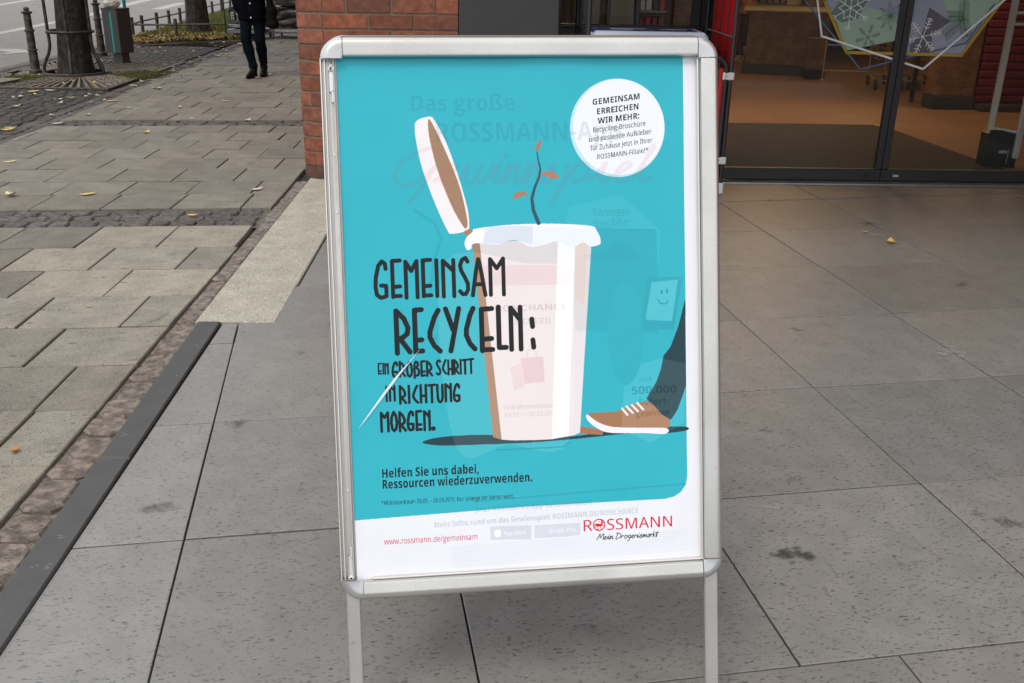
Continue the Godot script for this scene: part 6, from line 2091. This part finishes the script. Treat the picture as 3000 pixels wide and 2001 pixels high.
func ghost_print(pic: Pic) -> void:
	var hs: Array = text_mesh("H", font_sans)
	var hb: Array = text_mesh("H", font_bold)
	# the older poster behind, showing through the paper
	var g := Color(0.10, 0.30, 0.36, 0.11)
	var gp := Color(0.75, 0.35, 0.42, 0.12)
	pic.poly([69, 630, 155, 650, 222, 590, 217, 540, 63, 604], Color(1, 1, 1, 0.06))
	pic.poly([-60, 604, 215, 592, 216, 420, 60, 430, -160, 420], Color(0.0, 0.2, 0.25, 0.06))
	pic.poly([150, 261, 158, 364, 219, 378, 262, 367, 259, 268, 200, 235], Color(1, 1, 1, 0.10))
	pic.poly([242, 424, 258, 512, 198, 514, 185, 428], Color(0, 0.2, 0.25, 0.10))
	pic.poly([205, 505, 250, 508, 239, 439, 194, 443], Color(1, 1, 1, 0.16))
	pic.ellipse(222, 488, 1.6, 4, Color(0, .2, .25, .3)); pic.ellipse(231, 489, 1.6, 4, Color(0, .2, .25, .3))
	pic.stroke([215, 476, 220, 469, 228, 468, 233, 473], 1.6, Color(0, .2, .25, .3))
	pic.ellipse(160, 420, 30, 85, Color(0, 0.2, 0.25, 0.04))
	pic.stroke([-180, 630, -150, 610, -140, 585, -155, 540, -160, 500], 5, Color(0, .2, .25, .08))
	pic.poly([95, 545, 190, 540, 170, 566, 140, 572, 135, 558, 92, 553], Color(0, .2, .25, .09))
	# show-through in front of the bin
	pic.text(text_mesh("Das große", font_bold), hb, -181, 787, 25, 166, g)
	pic.text(text_mesh("ROSSMANN-App", font_bold), hb, -142, 738, 30, 299, g)
	pic.text(text_mesh("Norwegen", font_sans), hs, 109, 615, 14, 60, Color(.05, .25, .3, .2))
	pic.text(text_mesh("Kreuzfahrt", font_sans), hs, 109, 597, 14, 60, Color(.05, .25, .3, .2))
	pic.blob([-139, 542, 0, 541, 62, 538, 73, 526, 64, 250, -40, 244, -128, 246], Color(1, 0.9, 0.88, 0.12))
	pic.poly([-80, 540, 62, 537, 73, 526, 71, 505, -76, 507], Color(0.85, 0.35, 0.45, 0.10))
	pic.text(text_mesh("BONCHANCE", font_bold), hb, -55, 464, 10, 117, Color(.5, .4, .4, .22))
	pic.text(text_mesh("SICHERN", font_bold), hb, -25, 442, 10, 60, Color(.5, .4, .4, .15))
	pic.poly([-16, 387, 21, 388, 23, 346, -10, 344], Color(0.8, 0.3, 0.42, 0.15))
	pic.stroke([-7, 388, -3, 400, 7, 401, 11, 389], 1.6, Color(.8, .3, .42, .2))
	pic.poly([-34, 372, -16, 378, -10, 340, -28, 334], Color(0.9, 0.55, 0.55, 0.14))
	pic.text(text_mesh("Teilnahmezeitraum:", font_bold), hb, -47, 303, 7, 93, Color(.5, .4, .4, .20))
	pic.text(text_mesh("04.11. – 30.12.2019", font_bold), hb, -45, 290, 7, 89, Color(.5, .4, .4, .13))
	pic.text(text_mesh("und", font_sans), hs, 182, 340, 8, 20, Color(.0, .2, .25, .2))
	pic.text(text_mesh("500.000", font_bold), hb, 169, 319, 13, 76, Color(.0, .15, .2, .18))
	pic.text(text_mesh("Sofort-", font_bold), hb, 181, 300, 11, 52, Color(.0, .15, .2, .10))
	pic.text(text_mesh("gewinne", font_bold), hb, 175, 281, 11, 58, Color(.0, .15, .2, .10))
	pic.stroke([-60, 236, 50, 236, 64, 244], 2.0, Color(0, .2, .25, .15))
	pic.stroke([-100, 152, 260, 163], 2.5, Color(0, .2, .25, .12))
	pic.text(text_mesh("Jetzt ROSSMANN-App herunterladen!", font_bold), hb, -98, 134, 8, 196, Color(.4, .4, .45, .25), 0.012)
	pic.text(text_mesh("Mehr Infos rund um das Gewinnspiel: ROSSMANN.DE/BONCHANCE", font_bold), hb, -166, 112, 9, 343, Color(.4, .4, .45, .24), 0.015)
	pic.poly([-74, 108, -6, 106, -6, 83, -74, 86], Color(.6, .63, .70, .30))
	pic.poly([1, 106, 77, 106, 77, 85, 0, 84], Color(.6, .63, .70, .30))
	pic.blob([-68, 97, -64, 102, -58, 102, -56, 97, -59, 90, -65, 90], Color(1, 1, 1, .4))
	pic.text(text_mesh("App Store", font_sans), hs, -52, 92, 7, 38, Color(1, 1, 1, .4))
	pic.text(text_mesh("Google Play", font_sans), hs, 24, 92, 7, 46, Color(1, 1, 1, .4))
	for k in 9: pic.poly([-140, 78 - k * 4.2, 262, 84 - k * 4.2, 262, 82 - k * 4.2, -140, 76 - k * 4.2], Color(.6, .62, .68, .09))
	script(pic, "Gewinnspiel", [-215, -150, -106, -60, -41, -8, 27, 49, 112, 136, 177, 205], 671, 30, 6.2, gp)

func script(pic: Pic, word: String, xs: Array, y: float, xh: float, wide: float, col: Color) -> void:
	var forms := {
		"G": [.95, 1.6, .8, 1.9, .45, 1.75, .12, 1.2, .02, .5, .2, .0, .55, .1, .85, .7, .95, .95, .8, .2, .62, -.6, .5, -.95],
		"e": [0, .2, .5, .6, .75, .9, .5, 1., .25, .6, .3, .1, .6, .0, 1, .35],
		"w": [0, .6, .1, 1, .15, .3, .3, .0, .5, .4, .55, 1, .55, .3, .7, .0, .9, .5, 1, 1],
		"i": [0, .3, .5, 1, .4, .2, .6, .0, 1, .3],
		"n": [0, .1, .2, 1, .15, .0, .4, .8, .65, 1, .65, .3, .8, .0, 1, .3],
		"s": [0, .1, .5, 1, .6, .5, .5, .0, .1, .1],
		"p": [.2, .9, .22, .0, .02, -1.1, .25, .2, .5, 1, .75, .8, .7, .2, .45, .0, .95, .25],
		"M": [0, .0, .3, 1.9, .45, .5, .85, 1.95, .95, .0],
		"D": [.3, 1.9, .15, .0, .6, .2, .95, .9, .6, 1.7, .0, 1.9],
		"r": [0, .1, .25, 1, .35, .75, .9, .95],
		"o": [.8, .95, .3, .9, .15, .2, .6, .0, .9, .6, .7, 1],
		"g": [.85, .95, .3, .9, .2, .25, .7, .2, .85, .9, .7, -.6, .2, -.8],
		"m": [0, .1, .12, 1, .12, .1, .35, .95, .5, .1, .7, .95, .85, .1, 1, .2],
		"a": [.8, .95, .3, .9, .15, .2, .6, .1, .8, .9, .9, .1],
		"k": [.15, 1.9, .2, .0, .25, .5, .8, 1, .4, .55, .95, .0],
		"t": [.4, 1.7, .35, .2, .6, .0, .5, 1.2, -.1, 1.25, 1.3, 1.35],
		"l": [0, .3, .6, 1.5, .75, 1.9, .5, 1.6, .35, .5, .5, .0, 1, .2]}
	for k in word.length():
		var f: Array = forms[word[k]]
		var p := []
		for i in range(0, f.size(), 2):
			p.append(Vector2(lerpf(xs[k], xs[k + 1], f[i]) + f[i + 1] * xh * 0.28, y + f[i + 1] * xh))
		var q := []
		for i in p.size() - 1:
			for t in 4:
				var v: Vector2 = p[i].cubic_interpolate(p[i + 1], p[maxi(i - 1, 0)], p[mini(i + 2, p.size() - 1)], t / 4.0)
				q += [v.x, v.y]
		q += [p[-1].x, p[-1].y]
		pic.stroke(q, wide, col)
		if word[k] == "i": pic.ellipse(xs[k + 1] + xh * 0.27, y + xh * 1.45, wide * 0.65, wide * 0.65, col)
